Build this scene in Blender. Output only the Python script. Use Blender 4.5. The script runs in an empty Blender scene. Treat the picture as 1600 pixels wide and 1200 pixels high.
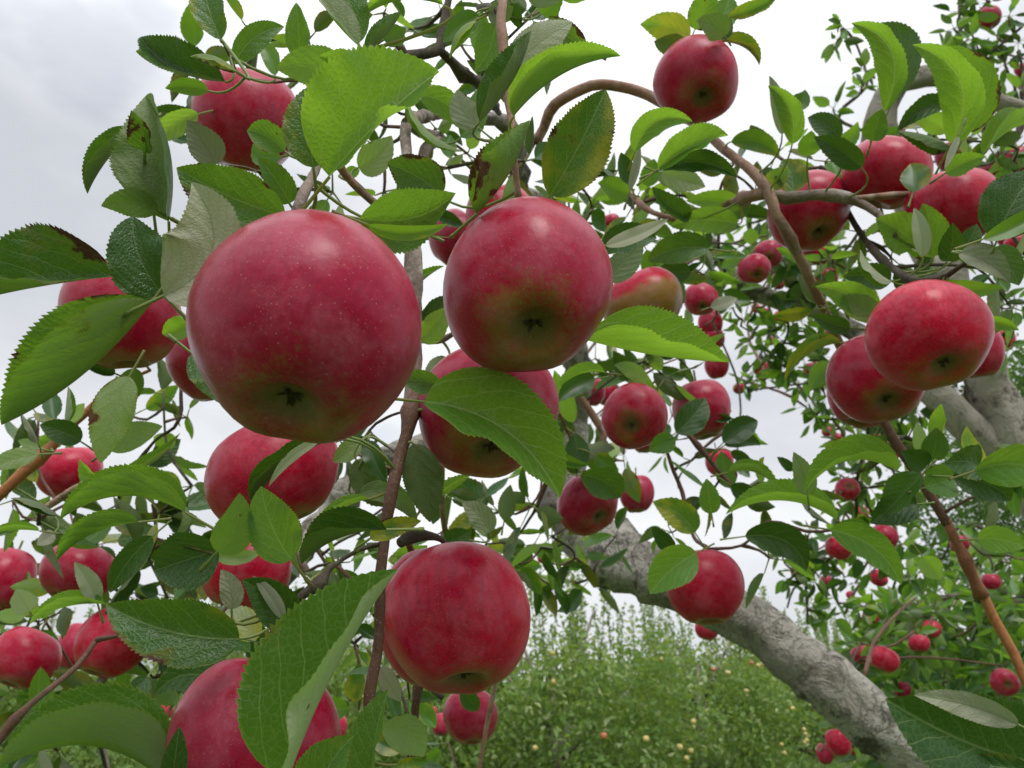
import bpy, math, random
import numpy as np
from mathutils import Vector, Matrix, noise

SC = bpy.context.scene
COL = SC.collection
random.seed(11)
RNG = np.random.default_rng(7)

# ------------------------------------------------------------------ camera
PITCH = math.radians(21.0)
FPX = 1230.0
CAM = np.array([0.0, 0.0, 1.6])
FWD = np.array([0.0, math.cos(PITCH), math.sin(PITCH)])
RGT = np.array([1.0, 0.0, 0.0])
UPV = np.array([0.0, -math.sin(PITCH), math.cos(PITCH)])
cam_data = bpy.data.cameras.new('camera')
cam_data.sensor_width = 36.0
cam_data.sensor_fit = 'HORIZONTAL'
cam_data.lens = 36.0 * FPX / 1600.0
cam_data.clip_start = 0.02
cam_data.clip_end = 2000.0
cam_data.dof.use_dof = True
cam_data.dof.focus_distance = 0.34
cam_data.dof.aperture_fstop = 25.0
cam = bpy.data.objects.new('camera', cam_data)
COL.objects.link(cam)
cam.location = CAM
cam.rotation_euler = (math.pi / 2 + PITCH, 0, 0)
SC.camera = cam

# ------------------------------------------------------------------ sky, sun, exposure
SUN_EL, SUN_AZ = math.radians(52.0), math.radians(160.0)     # azimuth from +Y towards +X
world = bpy.data.worlds.new('World')
SC.world = world
world.use_nodes = True
wn, wl = world.node_tree.nodes, world.node_tree.links
wn.clear()
w_out = wn.new('ShaderNodeOutputWorld')
w_bg = wn.new('ShaderNodeBackground')
w_sky = wn.new('ShaderNodeTexSky')
w_sky.sky_type = 'NISHITA'
w_sky.sun_disc = False
w_sky.sun_elevation = SUN_EL
w_sky.sun_rotation = SUN_AZ
w_tc = wn.new('ShaderNodeTexCoord')
w_map = wn.new('ShaderNodeMapping')
w_map.inputs['Scale'].default_value = (1.5, 1.5, 3.2)
w_map.inputs['Location'].default_value = (-8.76, 6.07, -4.33)
w_n1 = wn.new('ShaderNodeTexNoise')
w_n1.inputs['Scale'].default_value = 1.1
w_n1.inputs['Detail'].default_value = 5.0
w_n1.inputs['Roughness'].default_value = 0.53
w_ramp = wn.new('ShaderNodeValToRGB')
w_ramp.color_ramp.elements[0].position = 0.34
w_ramp.color_ramp.elements[0].color = (5.2, 5.4, 5.8, 1)
w_ramp.color_ramp.elements[1].position = 0.64
w_ramp.color_ramp.elements[1].color = (8.3, 8.4, 8.55, 1)
w_sep = wn.new('ShaderNodeSeparateXYZ')
w_zen = wn.new('ShaderNodeMapRange')                          # an overcast sky brightens towards the zenith
w_zen.inputs['From Min'].default_value = 0.56
w_zen.inputs['From Max'].default_value = 1.0
w_zen.inputs['To Min'].default_value = 1.0
w_zen.inputs['To Max'].default_value = 2.3
w_mul = wn.new('ShaderNodeVectorMath')
w_mul.operation = 'SCALE'
w_mix = wn.new('ShaderNodeMix')
w_mix.data_type = 'RGBA'
w_mix.inputs['Factor'].default_value = 0.95
w_n2 = wn.new('ShaderNodeTexNoise')                           # thin places in the cloud let a little blue through
w_n2.inputs['Scale'].default_value = 2.3
w_n2.inputs['Detail'].default_value = 4.0
w_gap = wn.new('ShaderNodeMapRange')
w_gap.interpolation_type = 'SMOOTHSTEP'
w_gap.inputs['From Min'].default_value = 0.30
w_gap.inputs['From Max'].default_value = 0.41
w_gap.inputs['To Min'].default_value = 0.76
w_gap.inputs['To Max'].default_value = 0.96
wl.new(w_map.outputs['Vector'], w_n2.inputs['Vector'])
wl.new(w_n2.outputs['Fac'], w_gap.inputs['Value'])
wl.new(w_gap.outputs['Result'], w_mix.inputs['Factor'])
wl.new(w_tc.outputs['Generated'], w_map.inputs['Vector'])
wl.new(w_map.outputs['Vector'], w_n1.inputs['Vector'])
wl.new(w_n1.outputs['Fac'], w_ramp.inputs['Fac'])
wl.new(w_tc.outputs['Generated'], w_sep.inputs['Vector'])
wl.new(w_sep.outputs['Z'], w_zen.inputs['Value'])
wl.new(w_ramp.outputs['Color'], w_mul.inputs[0])
wl.new(w_zen.outputs['Result'], w_mul.inputs['Scale'])
wl.new(w_sky.outputs['Color'], w_mix.inputs['A'])
wl.new(w_mul.outputs['Vector'], w_mix.inputs['B'])
wl.new(w_mix.outputs['Result'], w_bg.inputs['Color'])
w_bg.inputs['Strength'].default_value = 0.1
wl.new(w_bg.outputs['Background'], w_out.inputs['Surface'])

sun_data = bpy.data.lights.new('sun', 'SUN')
sun_data.energy = 1.5
sun_data.angle = math.radians(25)
sun_data.color = (1.0, 0.975, 0.93)
sun = bpy.data.objects.new('sun', sun_data)
COL.objects.link(sun)
_sd = Vector((math.sin(SUN_AZ) * math.cos(SUN_EL), math.cos(SUN_AZ) * math.cos(SUN_EL), math.sin(SUN_EL)))
sun.rotation_euler = _sd.to_track_quat('Z', 'Y').to_euler()

SC.view_settings.view_transform = 'Standard'
SC.view_settings.look = 'None'
SC.view_settings.exposure = 0.32
SC.view_settings.gamma = 1.0
SC.view_settings.use_curve_mapping = False
SC.render.engine = 'CYCLES'
SC.cycles.max_bounces = 8
SC.cycles.transmission_bounces = 6
SC.cycles.use_denoising = True


# ------------------------------------------------------------------ helpers
def P(x, y, d):
    return CAM + d * (FWD + RGT * ((x - 800.0) / FPX) - UPV * ((y - 600.0) / FPX))


def unit(v):
    v = np.asarray(v, float)
    n = np.linalg.norm(v)
    return v / n if n > 1e-12 else v


def tag(o, label=None, cat=None, group=None, kind=None):
    if label: o['label'] = label
    if cat: o['category'] = cat
    if group: o['group'] = group
    if kind: o['kind'] = kind
    return o


WORLD_LOC = {}


def link(o, parent=None, loc=(0, 0, 0)):
    """link o at the WORLD point loc, below parent (parents carry no rotation or scale)"""
    COL.objects.link(o)
    loc = np.asarray(loc, float)
    WORLD_LOC[o] = loc
    if parent is not None:
        o.parent = parent
        o.location = loc - WORLD_LOC[parent]
    else:
        o.location = loc
    return o


def empty(name, loc):
    o = bpy.data.objects.new(name, None)
    o.empty_display_size = 0.05
    return link(o, None, loc)


def mesh_np(name, V, quads, mat, smooth=True):
    me = bpy.data.meshes.new(name)
    F = [tuple(int(i) for i in f) for f in quads]
    me.from_pydata([tuple(v) for v in V], [], F)
    me.materials.append(mat)
    if smooth:
        me.polygons.foreach_set('use_smooth', np.ones(len(me.polygons), bool))
    return me


def fast_mesh(name, V, Q, mat, smooth=False):
    """all-quad (n,4) or all-tri (n,3) mesh from arrays"""
    me = bpy.data.meshes.new(name)
    V = np.asarray(V, np.float32); Q = np.asarray(Q, np.int32)
    k = Q.shape[1]
    me.vertices.add(len(V)); me.vertices.foreach_set('co', V.ravel())
    me.loops.add(Q.size); me.loops.foreach_set('vertex_index', Q.ravel())
    me.polygons.add(len(Q))
    me.polygons.foreach_set('loop_start', np.arange(0, Q.size, k, dtype=np.int32))
    me.polygons.foreach_set('loop_total', np.full(len(Q), k, np.int32))
    if smooth:
        me.polygons.foreach_set('use_smooth', np.ones(len(Q), bool))
    me.update(calc_edges=True)
    me.materials.append(mat)
    return me


# ------------------------------------------------------------------ material building blocks
class NT:
    def __init__(self, name):
        self.m = bpy.data.materials.new(name)
        self.m.use_nodes = True
        self.n = self.m.node_tree.nodes
        self.l = self.m.node_tree.links
        self.n.clear()
        self.out = self.n.new('ShaderNodeOutputMaterial')

    def put(self, sock, v):
        if hasattr(v, 'is_linked'):
            self.l.new(v, sock)
        elif v is not None:
            if isinstance(v, (tuple, list)) and len(v) == 3 and sock.type == 'RGBA':
                v = (*v, 1.0)
            sock.default_value = v

    def math(self, op, a, b=None, c=None, clamp=False):
        n = self.n.new('ShaderNodeMath'); n.operation = op; n.use_clamp = clamp
        self.put(n.inputs[0], a)
        if b is not None: self.put(n.inputs[1], b)
        if c is not None: self.put(n.inputs[2], c)
        return n.outputs[0]

    def mix(self, f, a, b, mode='MIX'):
        n = self.n.new('ShaderNodeMix'); n.data_type = 'RGBA'; n.blend_type = mode
        self.put(n.inputs['Factor'], f); self.put(n.inputs['A'], a); self.put(n.inputs['B'], b)
        return n.outputs['Result']

    def rng(self, v, a, b, c=0.0, d=1.0, smooth=True):
        n = self.n.new('ShaderNodeMapRange')
        n.interpolation_type = 'SMOOTHSTEP' if smooth else 'LINEAR'
        self.put(n.inputs['Value'], v)
        self.put(n.inputs['From Min'], a); self.put(n.inputs['From Max'], b)
        self.put(n.inputs['To Min'], c); self.put(n.inputs['To Max'], d)
        return n.outputs['Result']

    def noise(self, vec, scale, detail=3.0, rough=0.5, dist=0.0):
        n = self.n.new('ShaderNodeTexNoise')
        if vec is not None: self.put(n.inputs['Vector'], vec)
        n.inputs['Scale'].default_value = scale
        n.inputs['Detail'].default_value = detail
        n.inputs['Roughness'].default_value = rough
        n.inputs['Distortion'].default_value = dist
        return n.outputs['Fac']

    def voro(self, vec, scale, feature='F1', rnd=1.0):
        n = self.n.new('ShaderNodeTexVoronoi'); n.feature = feature
        if vec is not None: self.put(n.inputs['Vector'], vec)
        n.inputs['Scale'].default_value = scale
        n.inputs['Randomness'].default_value = rnd
        return n

    def vmul(self, v, s):
        n = self.n.new('ShaderNodeVectorMath'); n.operation = 'MULTIPLY'
        self.put(n.inputs[0], v); n.inputs[1].default_value = s
        return n.outputs[0]

    def vadd(self, v, s):
        n = self.n.new('ShaderNodeVectorMath'); n.operation = 'ADD'
        self.put(n.inputs[0], v); self.put(n.inputs[1], s)
        return n.outputs[0]

    def xyz(self, v):
        n = self.n.new('ShaderNodeSeparateXYZ'); self.put(n.inputs[0], v)
        return n.outputs

    def tc(self, which='Object'):
        n = self.n.new('ShaderNodeTexCoord')
        return n.outputs[which]

    def attr(self, name, typ='GEOMETRY'):
        n = self.n.new('ShaderNodeAttribute'); n.attribute_type = typ; n.attribute_name = name
        return n

    def bump(self, h, strength=0.3, dist=0.001):
        n = self.n.new('ShaderNodeBump')
        n.inputs['Strength'].default_value = strength
        n.inputs['Distance'].default_value = dist
        self.put(n.inputs['Height'], h)
        return n.outputs['Normal']

    def bsdf(self, base, rough=0.5, spec=0.5, normal=None, **kw):
        n = self.n.new('ShaderNodeBsdfPrincipled')
        self.put(n.inputs['Base Color'], base)
        self.put(n.inputs['Roughness'], rough)
        self.put(n.inputs['Specular IOR Level'], spec)
        if normal is not None: self.put(n.inputs['Normal'], normal)
        for k, v in kw.items(): self.put(n.inputs[k], v)
        return n.outputs[0]

    def done(self, sh):
        self.l.new(sh, self.out.inputs['Surface'])
        return self.m


def mat_leaf(name, veins=True):
    t = NT(name)
    uv = t.attr('vein_uv').outputs['Vector']
    rim = t.attr('rim_uv').outputs['Vector']
    tone = t.attr('tone')
    ts = t.n.new('ShaderNodeSeparateColor'); t.l.new(tone.outputs['Color'], ts.inputs[0])
    yellow, brown, pale = ts.outputs[0], ts.outputs[1], ts.outputs[2]
    rnd = tone.outputs['Alpha']
    u, v, _ = t.xyz(uv)
    s, off, _ = t.xyz(rim)
    geo = t.n.new('ShaderNodeNewGeometry')
    under = geo.outputs['Backfacing']
    seed = t.n.new('ShaderNodeCombineXYZ')
    t.put(seed.inputs[0], u); t.put(seed.inputs[1], v); t.put(seed.inputs[2], t.math('MULTIPLY', rnd, 37.0))
    c = seed.outputs[0]
    au = t.math('ABSOLUTE', u)
    big = t.noise(c, 3.2, 3.0, 0.55)
    fine = t.noise(c, 40.0, 2.0, 0.6)
    # upper face and underside
    top = t.mix(big, (0.020, 0.095, 0.016), (0.058, 0.190, 0.028))
    top = t.mix(t.math('MULTIPLY', rnd, 0.55), top, (0.080, 0.200, 0.024))
    low = t.mix(big, (0.140, 0.245, 0.060), (0.215, 0.320, 0.105))
    low = t.mix(t.math('MULTIPLY', pale, 0.9), low, (0.64, 0.64, 0.49))
    if veins:
        mid = t.rng(au, 0.004, 0.011, 1.0, 0.0)
        wob = t.math('MULTIPLY', t.math('SUBTRACT', t.noise(c, 6.0, 3.0), 0.5), 0.13)
        side = t.math('MULTIPLY', t.math('GREATER_THAN', u, 0.0), 0.5)
        cc = t.math('SUBTRACT', v, t.math('MULTIPLY', au, t.math('SUBTRACT', 1.25, t.math('MULTIPLY', au, -1.2))))
        cc = t.math('ADD', cc, wob)
        fr = t.math('FRACT', t.math('ADD', t.math('MULTIPLY', cc, 5.6), t.math('ADD', side, 4.0)))
        dist = t.math('ABSOLUTE', t.math('SUBTRACT', fr, 0.5))
        lat = t.rng(dist, 0.012, 0.050, 1.0, 0.0)
        quilt = t.rng(dist, 0.0, 0.42, 0.0, 1.0)
        vd = t.n.new('ShaderNodeTexVoronoi'); vd.feature = 'DISTANCE_TO_EDGE'
        t.put(vd.inputs['Vector'], c); vd.inputs['Scale'].default_value = 27.0
        net = t.rng(vd.outputs['Distance'], 0.01, 0.085, 1.0, 0.0)
        cell = t.rng(vd.outputs['Distance'], 0.0, 0.28, 0.0, 1.0)
        vein = t.math('MAXIMUM', mid, t.math('MAXIMUM', t.math('MULTIPLY', lat, 0.75), t.math('MULTIPLY', net, 0.36)))
        top = t.mix(t.math('MULTIPLY', vein, 0.88), top, (0.27, 0.42, 0.14))
        low = t.mix(t.math('MULTIPLY', vein, 0.45), low, (0.30, 0.36, 0.17))
        h = t.math('SUBTRACT', t.math('ADD', t.math('MULTIPLY', quilt, 0.45), t.math('MULTIPLY', cell, 0.35)),
                   t.math('MULTIPLY', t.math('MAXIMUM', mid, lat), 0.3))
        nrm = t.bump(h, 0.55, 0.0007)
    else:
        mid = t.rng(au, 0.008, 0.020, 1.0, 0.0)
        top = t.mix(t.math('MULTIPLY', mid, 0.5), top, (0.20, 0.33, 0.10))
        low = t.mix(t.math('MULTIPLY', mid, 0.4), low, (0.30, 0.36, 0.17))
        nrm = None
    base = t.mix(under, top, low)
    # thin pale edge, yellowing, scorched brown patches and specks
    edge = t.math('MULTIPLY', t.rng(s, 0.94, 1.0, 0.0, 0.75), t.math('LESS_THAN', s, 1.5))
    base = t.mix(edge, base, (0.25, 0.33, 0.07))
    yn = t.math('ADD', t.rng(t.noise(c, 1.7, 4.0, 0.6), 0.0, 1.0, -0.2, 1.2, False), t.math('MULTIPLY', s, 0.22))
    ymask = t.rng(t.math('ADD', yn, yellow), 0.92, 1.25, 0.0, 0.9)
    base = t.mix(ymask, base, (0.40, 0.40, 0.03))
    bn = t.math('ADD', t.rng(t.noise(c, 2.7, 6.0, 0.62), 0.0, 1.0, -0.35, 1.35, False), t.math('MULTIPLY', t.math('POWER', t.math('MULTIPLY', s, t.math('LESS_THAN', s, 1.5)), 3.0), 0.30))
    bsum = t.math('ADD', bn, brown)
    halo = t.rng(bsum, 1.00, 1.17, 0.0, 0.55)
    base = t.mix(halo, base, (0.26, 0.22, 0.03))
    bmask = t.rng(bsum, 1.14, 1.23)
    spot = t.voro(c, 5.0)
    sp = t.math('MULTIPLY', t.rng(spot.outputs['Distance'], 0.05, 0.085, 1.0, 0.0),
                t.math('GREATER_THAN', t.xyz(spot.outputs['Color'])[0], 0.74))
    bmask = t.math('MAXIMUM', bmask, t.math('MULTIPLY', sp, 0.85))
    bcol = t.mix(fine, (0.075, 0.026, 0.017), (0.21, 0.080, 0.042))
    base = t.mix(bmask, base, bcol)
    hi = t.n.new('ShaderNodeHueSaturation')
    t.put(hi.inputs['Color'], base)
    hi.inputs['Saturation'].default_value = 1.0
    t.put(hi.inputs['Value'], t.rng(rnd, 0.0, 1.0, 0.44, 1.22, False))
    base = hi.outputs['Color']
    stalk = t.math('GREATER_THAN', s, 1.5)
    base = t.mix(stalk, base, t.mix(t.rng(rnd, 0.45, 0.9), (0.26, 0.33, 0.10), (0.34, 0.27, 0.12)))
    rough = t.mix(under, (0.37, 0.37, 0.37), (0.75, 0.75, 0.75))
    rr = t.n.new('ShaderNodeRGBToBW'); t.put(rr.inputs[0], rough)
    pr = t.bsdf(base, rr.outputs[0], 0.46, nrm)
    tr = t.n.new('ShaderNodeBsdfTranslucent')
    tcol = t.mix(t.math('MAXIMUM', ymask, t.math('MULTIPLY', rnd, 0.25)), (0.19, 0.45, 0.024), (0.46, 0.52, 0.03))
    tcol = t.mix(t.math('MULTIPLY', t.math('GREATER_THAN', pale, 0.9), 0.7), tcol, (0.34, 0.38, 0.20))
    tcol = t.mix(bmask, tcol, (0.06, 0.02, 0.01))
    if veins:
        tcol = t.mix(t.math('MULTIPLY', vein, 0.45), tcol, (0.34, 0.46, 0.10))
    th = t.n.new('ShaderNodeHueSaturation')
    t.put(th.inputs['Color'], tcol)
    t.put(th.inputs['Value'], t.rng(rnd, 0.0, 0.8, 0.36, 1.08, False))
    t.put(tr.inputs['Color'], th.outputs['Color'])
    if nrm is not None: t.put(tr.inputs['Normal'], nrm)
    mx = t.n.new('ShaderNodeMixShader'); t.put(mx.inputs[0], t.rng(rnd, 0.0, 1.0, 0.22, 0.52, False))
    t.l.new(pr, mx.inputs[1]); t.l.new(tr.outputs[0], mx.inputs[2])
    return t.done(mx.outputs[0])


def mat_apple(name='apple_skin'):
    t = NT(name)
    co = t.tc('Object')
    info = t.n.new('ShaderNodeObjectInfo')
    rnd = info.outputs['Random']
    tint = t.attr('ground_tint', 'OBJECT').outputs['Fac']
    shift = t.n.new('ShaderNodeCombineXYZ')
    t.put(shift.inputs[0], t.math('MULTIPLY', rnd, 19.0)); t.put(shift.inputs[1], t.math('MULTIPLY', rnd, -11.0))
    c = t.vadd(co, shift.outputs[0])
    x, y, z = t.xyz(co)
    streak = t.noise(t.vmul(c, (13.0, 13.0, 0.8)), 1.7, 5.0, 0.66)
    blot = t.noise(c, 1.5, 3.0, 0.5)
    red = t.mix(blot, (0.37, 0.001, 0.017), (0.68, 0.005, 0.048))
    red = t.mix(t.rng(streak, 0.38, 0.66, 0.0, 0.62), red, (0.25, 0.001, 0.014))
    red = t.mix(t.math('MULTIPLY', rnd, 0.75), red, (0.24, 0.004, 0.034))
    # the green and yellow ground colour shows round the eye and here and there through the red
    gz = t.math('ADD', t.math('MULTIPLY', z, -1.0), t.math('MULTIPLY', t.math('SUBTRACT', streak, 0.5), 0.55))
    gz = t.math('ADD', gz, t.math('MULTIPLY', t.math('SUBTRACT', blot, 0.5), 0.75))
    gmask = t.rng(t.math('ADD', gz, t.math('MULTIPLY', tint, 0.42)), 0.86, 1.22, 0.0, 0.85)
    gcol = t.mix(blot, (0.17, 0.155, 0.022), (0.27, 0.15, 0.035))
    col = t.mix(gmask, red, gcol)
    rad2 = t.math('ADD', t.math('MULTIPLY', x, x), t.math('MULTIPLY', y, y))
    eye = t.math('MULTIPLY', t.rng(rad2, 0.012, 0.11, 1.0, 0.0), t.math('LESS_THAN', z, 0.0))
    col = t.mix(t.math('MULTIPLY', eye, 0.85), col, (0.085, 0.10, 0.022))
    cav = t.math('MULTIPLY', t.rng(rad2, 0.01, 0.07, 1.0, 0.0), t.math('GREATER_THAN', z, 0.0))
    col = t.mix(t.math('MULTIPLY', cav, 0.7), col, (0.20, 0.16, 0.04))
    # lenticels
    vo = t.voro(c, 23.0)
    dot = t.rng(vo.outputs['Distance'], 0.07, 0.17, 1.0, 0.0)
    dot = t.math('MULTIPLY', dot, t.rng(t.xyz(vo.outputs['Color'])[0], 0.05, 0.7))
    vo2 = t.voro(c, 42.0)
    dot2 = t.math('MULTIPLY', t.rng(vo2.outputs['Distance'], 0.08, 0.22, 1.0, 0.0),
                  t.rng(t.xyz(vo2.outputs['Color'])[1], 0.30, 0.90, 0.0, 0.7))
    dots = t.math('MAXIMUM', dot, dot2)
    col = t.mix(t.math('MULTIPLY', dots, 0.50), col, (0.66, 0.34, 0.28))
    # small pale scratches and russet flecks
    scr = t.noise(t.vmul(c, (1.0, 1.0, 2.0)), 5.5, 6.0, 0.7, 1.6)
    sm = t.math('MULTIPLY', t.rng(t.math('ABSOLUTE', t.math('SUBTRACT', scr, 0.5)), 0.0, 0.006, 1.0, 0.0),
                t.rng(t.noise(c, 2.6, 1.0), 0.60, 0.68))
    col = t.mix(t.math('MULTIPLY', sm, 0.6), col, (0.50, 0.28, 0.18))
    # waxy bloom, rubbed off in places
    bl = t.noise(c, 2.1, 5.0, 0.62)
    bl2 = t.noise(t.vmul(c, (1.0, 1.0, 0.8)), 17.0, 3.0, 0.7)
    bloom = t.math('MULTIPLY', t.rng(bl, 0.40, 0.66), t.rng(bl2, 0.30, 0.72, 0.45, 1.0))
    col = t.mix(t.math('MULTIPLY', bloom, 0.17), col, (0.66, 0.30, 0.40))
    rough = t.math('ADD', 0.27, t.math('MULTIPLY', bloom, 0.14))
    h = t.math('ADD', t.math('MULTIPLY', dots, 0.3), t.math('ADD', t.math('MULTIPLY', bl2, 0.35), t.math('MULTIPLY', t.noise(c, 3.2, 2.0), 1.6)))
    nrm = t.bump(h, 0.22, 0.0009)
    sh = t.bsdf(col, rough, 0.25, nrm, **{'Sheen Weight': 0.05, 'Sheen Roughness': 0.4})
    return t.done(sh)


def mat_bark(name, a, b, spots, lich=0.0, scale=60.0, rough=0.8, bump=0.6, bdist=0.003, lum=0.0):
    t = NT(name)
    co = t.tc('Object')
    n1 = t.noise(co, scale * 0.25, 5.0, 0.6)
    n2 = t.noise(co, scale, 6.0, 0.68)
    n3 = t.noise(co, scale * 4.5, 4.0, 0.65)
    col = t.mix(t.rng(n1, 0.30, 0.70), a, b)
    col = t.mix(t.rng(n2, 0.52, 0.70, 0.0, 0.8), col, spots)
    col = t.mix(t.math('MULTIPLY', t.rng(n3, 0.58, 0.72), 0.5), col, (a[0] * 0.35, a[1] * 0.33, a[2] * 0.32))
    if lich > 0:
        ln = t.noise(co, scale * 0.40, 8.0, 0.74)
        col = t.mix(t.math('MULTIPLY', t.rng(ln, 0.515, 0.60), lich), col, (0.050, 0.048, 0.030))
        ln2 = t.noise(t.vadd(co, (3.3, 1.2, 5.1)), scale * 0.3, 6.0, 0.7)
        col = t.mix(t.math('MULTIPLY', t.rng(ln2, 0.56, 0.66), lich * 0.8), col, (0.15, 0.16, 0.07))
    vo = t.voro(co, scale * 5.0)
    lent = t.math('MULTIPLY', t.rng(vo.outputs['Distance'], 0.10, 0.22, 1.0, 0.0), lum)
    col = t.mix(lent, col, (0.45, 0.36, 0.29))
    h = t.math('ADD', n2, t.math('MULTIPLY', n3, 0.5))
    wr = t.noise(co, scale * 0.55, 5.0, 0.62, 1.8)
    crease = t.rng(t.math('ABSOLUTE', t.math('SUBTRACT', wr, 0.5)), 0.0, 0.035, 0.0, 1.0)
    h = t.math('ADD', h, t.math('ADD', t.math('MULTIPLY', crease, 0.22), t.math('MULTIPLY', wr, 0.8)))
    col = t.mix(t.math('MULTIPLY', t.math('SUBTRACT', 1.0, crease), 0.30), col, (a[0] * 0.45, a[1] * 0.43, a[2] * 0.40))
    return t.done(t.bsdf(col, rough, 0.3, t.bump(h, bump, bdist)))


def mat_simple(name, a, b, scale, rough=0.8, spec=0.3):
    t = NT(name)
    col = t.mix(t.rng(t.noise(t.tc('Object'), scale, 4.0, 0.6), 0.3, 0.7), a, b)
    return t.done(t.bsdf(col, rough, spec))


def mat_far_leaf(name, a, b, c2, trans):
    t = NT(name)
    at = t.attr('tone').outputs['Color']
    sx = t.n.new('ShaderNodeSeparateColor'); t.l.new(at, sx.inputs[0])
    geo = t.n.new('ShaderNodeNewGeometry')
    col = t.mix(sx.outputs[0], a, b)
    col = t.mix(t.math('GREATER_THAN', sx.outputs[1], 0.86), col, c2)
    pr = t.bsdf(col, 0.55, 0.35)
    tr = t.n.new('ShaderNodeBsdfTranslucent'); t.put(tr.inputs['Color'], trans)
    mx = t.n.new('ShaderNodeMixShader'); mx.inputs[0].default_value = 0.33
    t.l.new(pr, mx.inputs[1]); t.l.new(tr.outputs[0], mx.inputs[2])
    return t.done(mx.outputs[0])


M_LEAF = mat_leaf('apple_leaf')
M_LEAF_SMALL = mat_leaf('apple_leaf_small', False)
M_APPLE = mat_apple()
M_CALYX = mat_simple('dried_sepals', (0.020, 0.014, 0.008), (0.075, 0.055, 0.030), 120.0)
M_STEM = mat_simple('fruit_stem', (0.10, 0.075, 0.03), (0.16, 0.19, 0.05), 90.0, 0.6)
M_GREY = mat_bark('grey_bark', (0.20, 0.18, 0.15), (0.42, 0.395, 0.352), (0.33, 0.305, 0.268), 0.85, 34.0, 0.9, 0.9, 0.010)
M_GREY_FAR = mat_bark('grey_bark_mottled', (0.27, 0.24, 0.205), (0.48, 0.44, 0.385), (0.36, 0.325, 0.285), 0.9, 14.0, 0.85, 0.8, 0.006)
M_TWIG = mat_bark('brown_twig_bark', (0.105, 0.048, 0.032), (0.165, 0.085, 0.058), (0.12, 0.075, 0.058), 0.0, 110.0, 0.62, 0.5, 0.0012, 0.55)
M_PINK = mat_bark('pinkish_twig_bark', (0.25, 0.135, 0.09), (0.38, 0.24, 0.175), (0.44, 0.36, 0.30), 0.45, 90.0, 0.7, 0.5, 0.0012, 0.2)
M_ORANGE = mat_bark('orange_twig_bark', (0.30, 0.105, 0.035), (0.42, 0.175, 0.065), (0.25, 0.12, 0.06), 0.0, 60.0, 0.6, 0.4, 0.0015, 0.3)
M_DARK = mat_bark('dark_spur_bark', (0.055, 0.042, 0.030), (0.12, 0.10, 0.075), (0.15, 0.12, 0.09), 0.35, 120.0, 0.85, 0.7, 0.002, 0.1)
M_GREYTWIG = mat_bark('grey_twig_bark', (0.17, 0.125, 0.10), (0.31, 0.25, 0.21), (0.47, 0.43, 0.38), 0.55, 95.0, 0.8, 0.6, 0.0015, 0.25)
M_MID = mat_bark('reddish_orange_twig_bark', (0.18, 0.068, 0.032), (0.28, 0.115, 0.055), (0.19, 0.10, 0.06), 0.0, 80.0, 0.62, 0.4, 0.0014, 0.4)
BARKS = dict(q=M_MID, g=M_GREY, f=M_GREY_FAR, t=M_TWIG, p=M_PINK, o=M_ORANGE, d=M_DARK, w=M_GREYTWIG)


# ------------------------------------------------------------------ ground
def mat_ground():
    t = NT('orchard_grass_ground')
    co = t.tc('Object')
    n1 = t.noise(co, 0.35, 5.0, 0.6)
    n2 = t.noise(co, 9.0, 5.0, 0.7)
    col = t.mix(t.rng(n1, 0.3, 0.7), (0.050, 0.105, 0.022), (0.095, 0.150, 0.035))
    col = t.mix(t.rng(n2, 0.45, 0.75, 0.0, 0.7), col, (0.035, 0.070, 0.016))
    return t.done(t.bsdf(col, 0.9, 0.2, t.bump(n2, 0.8, 0.03)))


def ground_z(x, y):
    return 0.035 * np.maximum(0.0, np.hypot(x, y) - 14.0) * (1.0 / (1.0 + np.maximum(0.0, np.hypot(x, y) - 14.0) / 120.0))


def build_ground():
    rs = [0, 2, 4, 7, 10, 14, 18, 23, 30, 40, 60, 90, 140, 220, 400, 800, 1500]
    na = 72
    V, Q = [], []
    for r in rs:
        for k in range(na):
            a = 2 * math.pi * k / na
            x, y = r * math.cos(a), r * math.sin(a)
            V.append((x, y, float(ground_z(x, y))))
    for i in range(len(rs) - 1):
        for k in range(na):
            k2 = (k + 1) % na
            Q.append((i * na + k, (i + 1) * na + k, (i + 1) * na + k2, i * na + k2))
    me = fast_mesh('ground', V, Q, mat_ground(), True)
    o = bpy.data.objects.new('ground', me)
    tag(o, kind='structure')
    link(o)


build_ground()

M_FAR = mat_far_leaf('orchard_row_leaf', (0.070, 0.145, 0.032), (0.190, 0.295, 0.075), (0.36, 0.41, 0.20), (0.40, 0.56, 0.08))
M_FARD = mat_far_leaf('dark_crown_leaf', (0.030, 0.075, 0.018), (0.085, 0.160, 0.034), (0.12, 0.19, 0.06), (0.16, 0.32, 0.03))
M_GRASS = mat_far_leaf('grass_blade', (0.050, 0.115, 0.020), (0.095, 0.170, 0.034), (0.22, 0.22, 0.08), (0.15, 0.28, 0.03))


def set_tone(me, arr):
    a = me.attributes.new('tone', 'FLOAT_COLOR', 'POINT')
    a.data.foreach_set('color', np.asarray(arr, np.float32).ravel())


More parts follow.
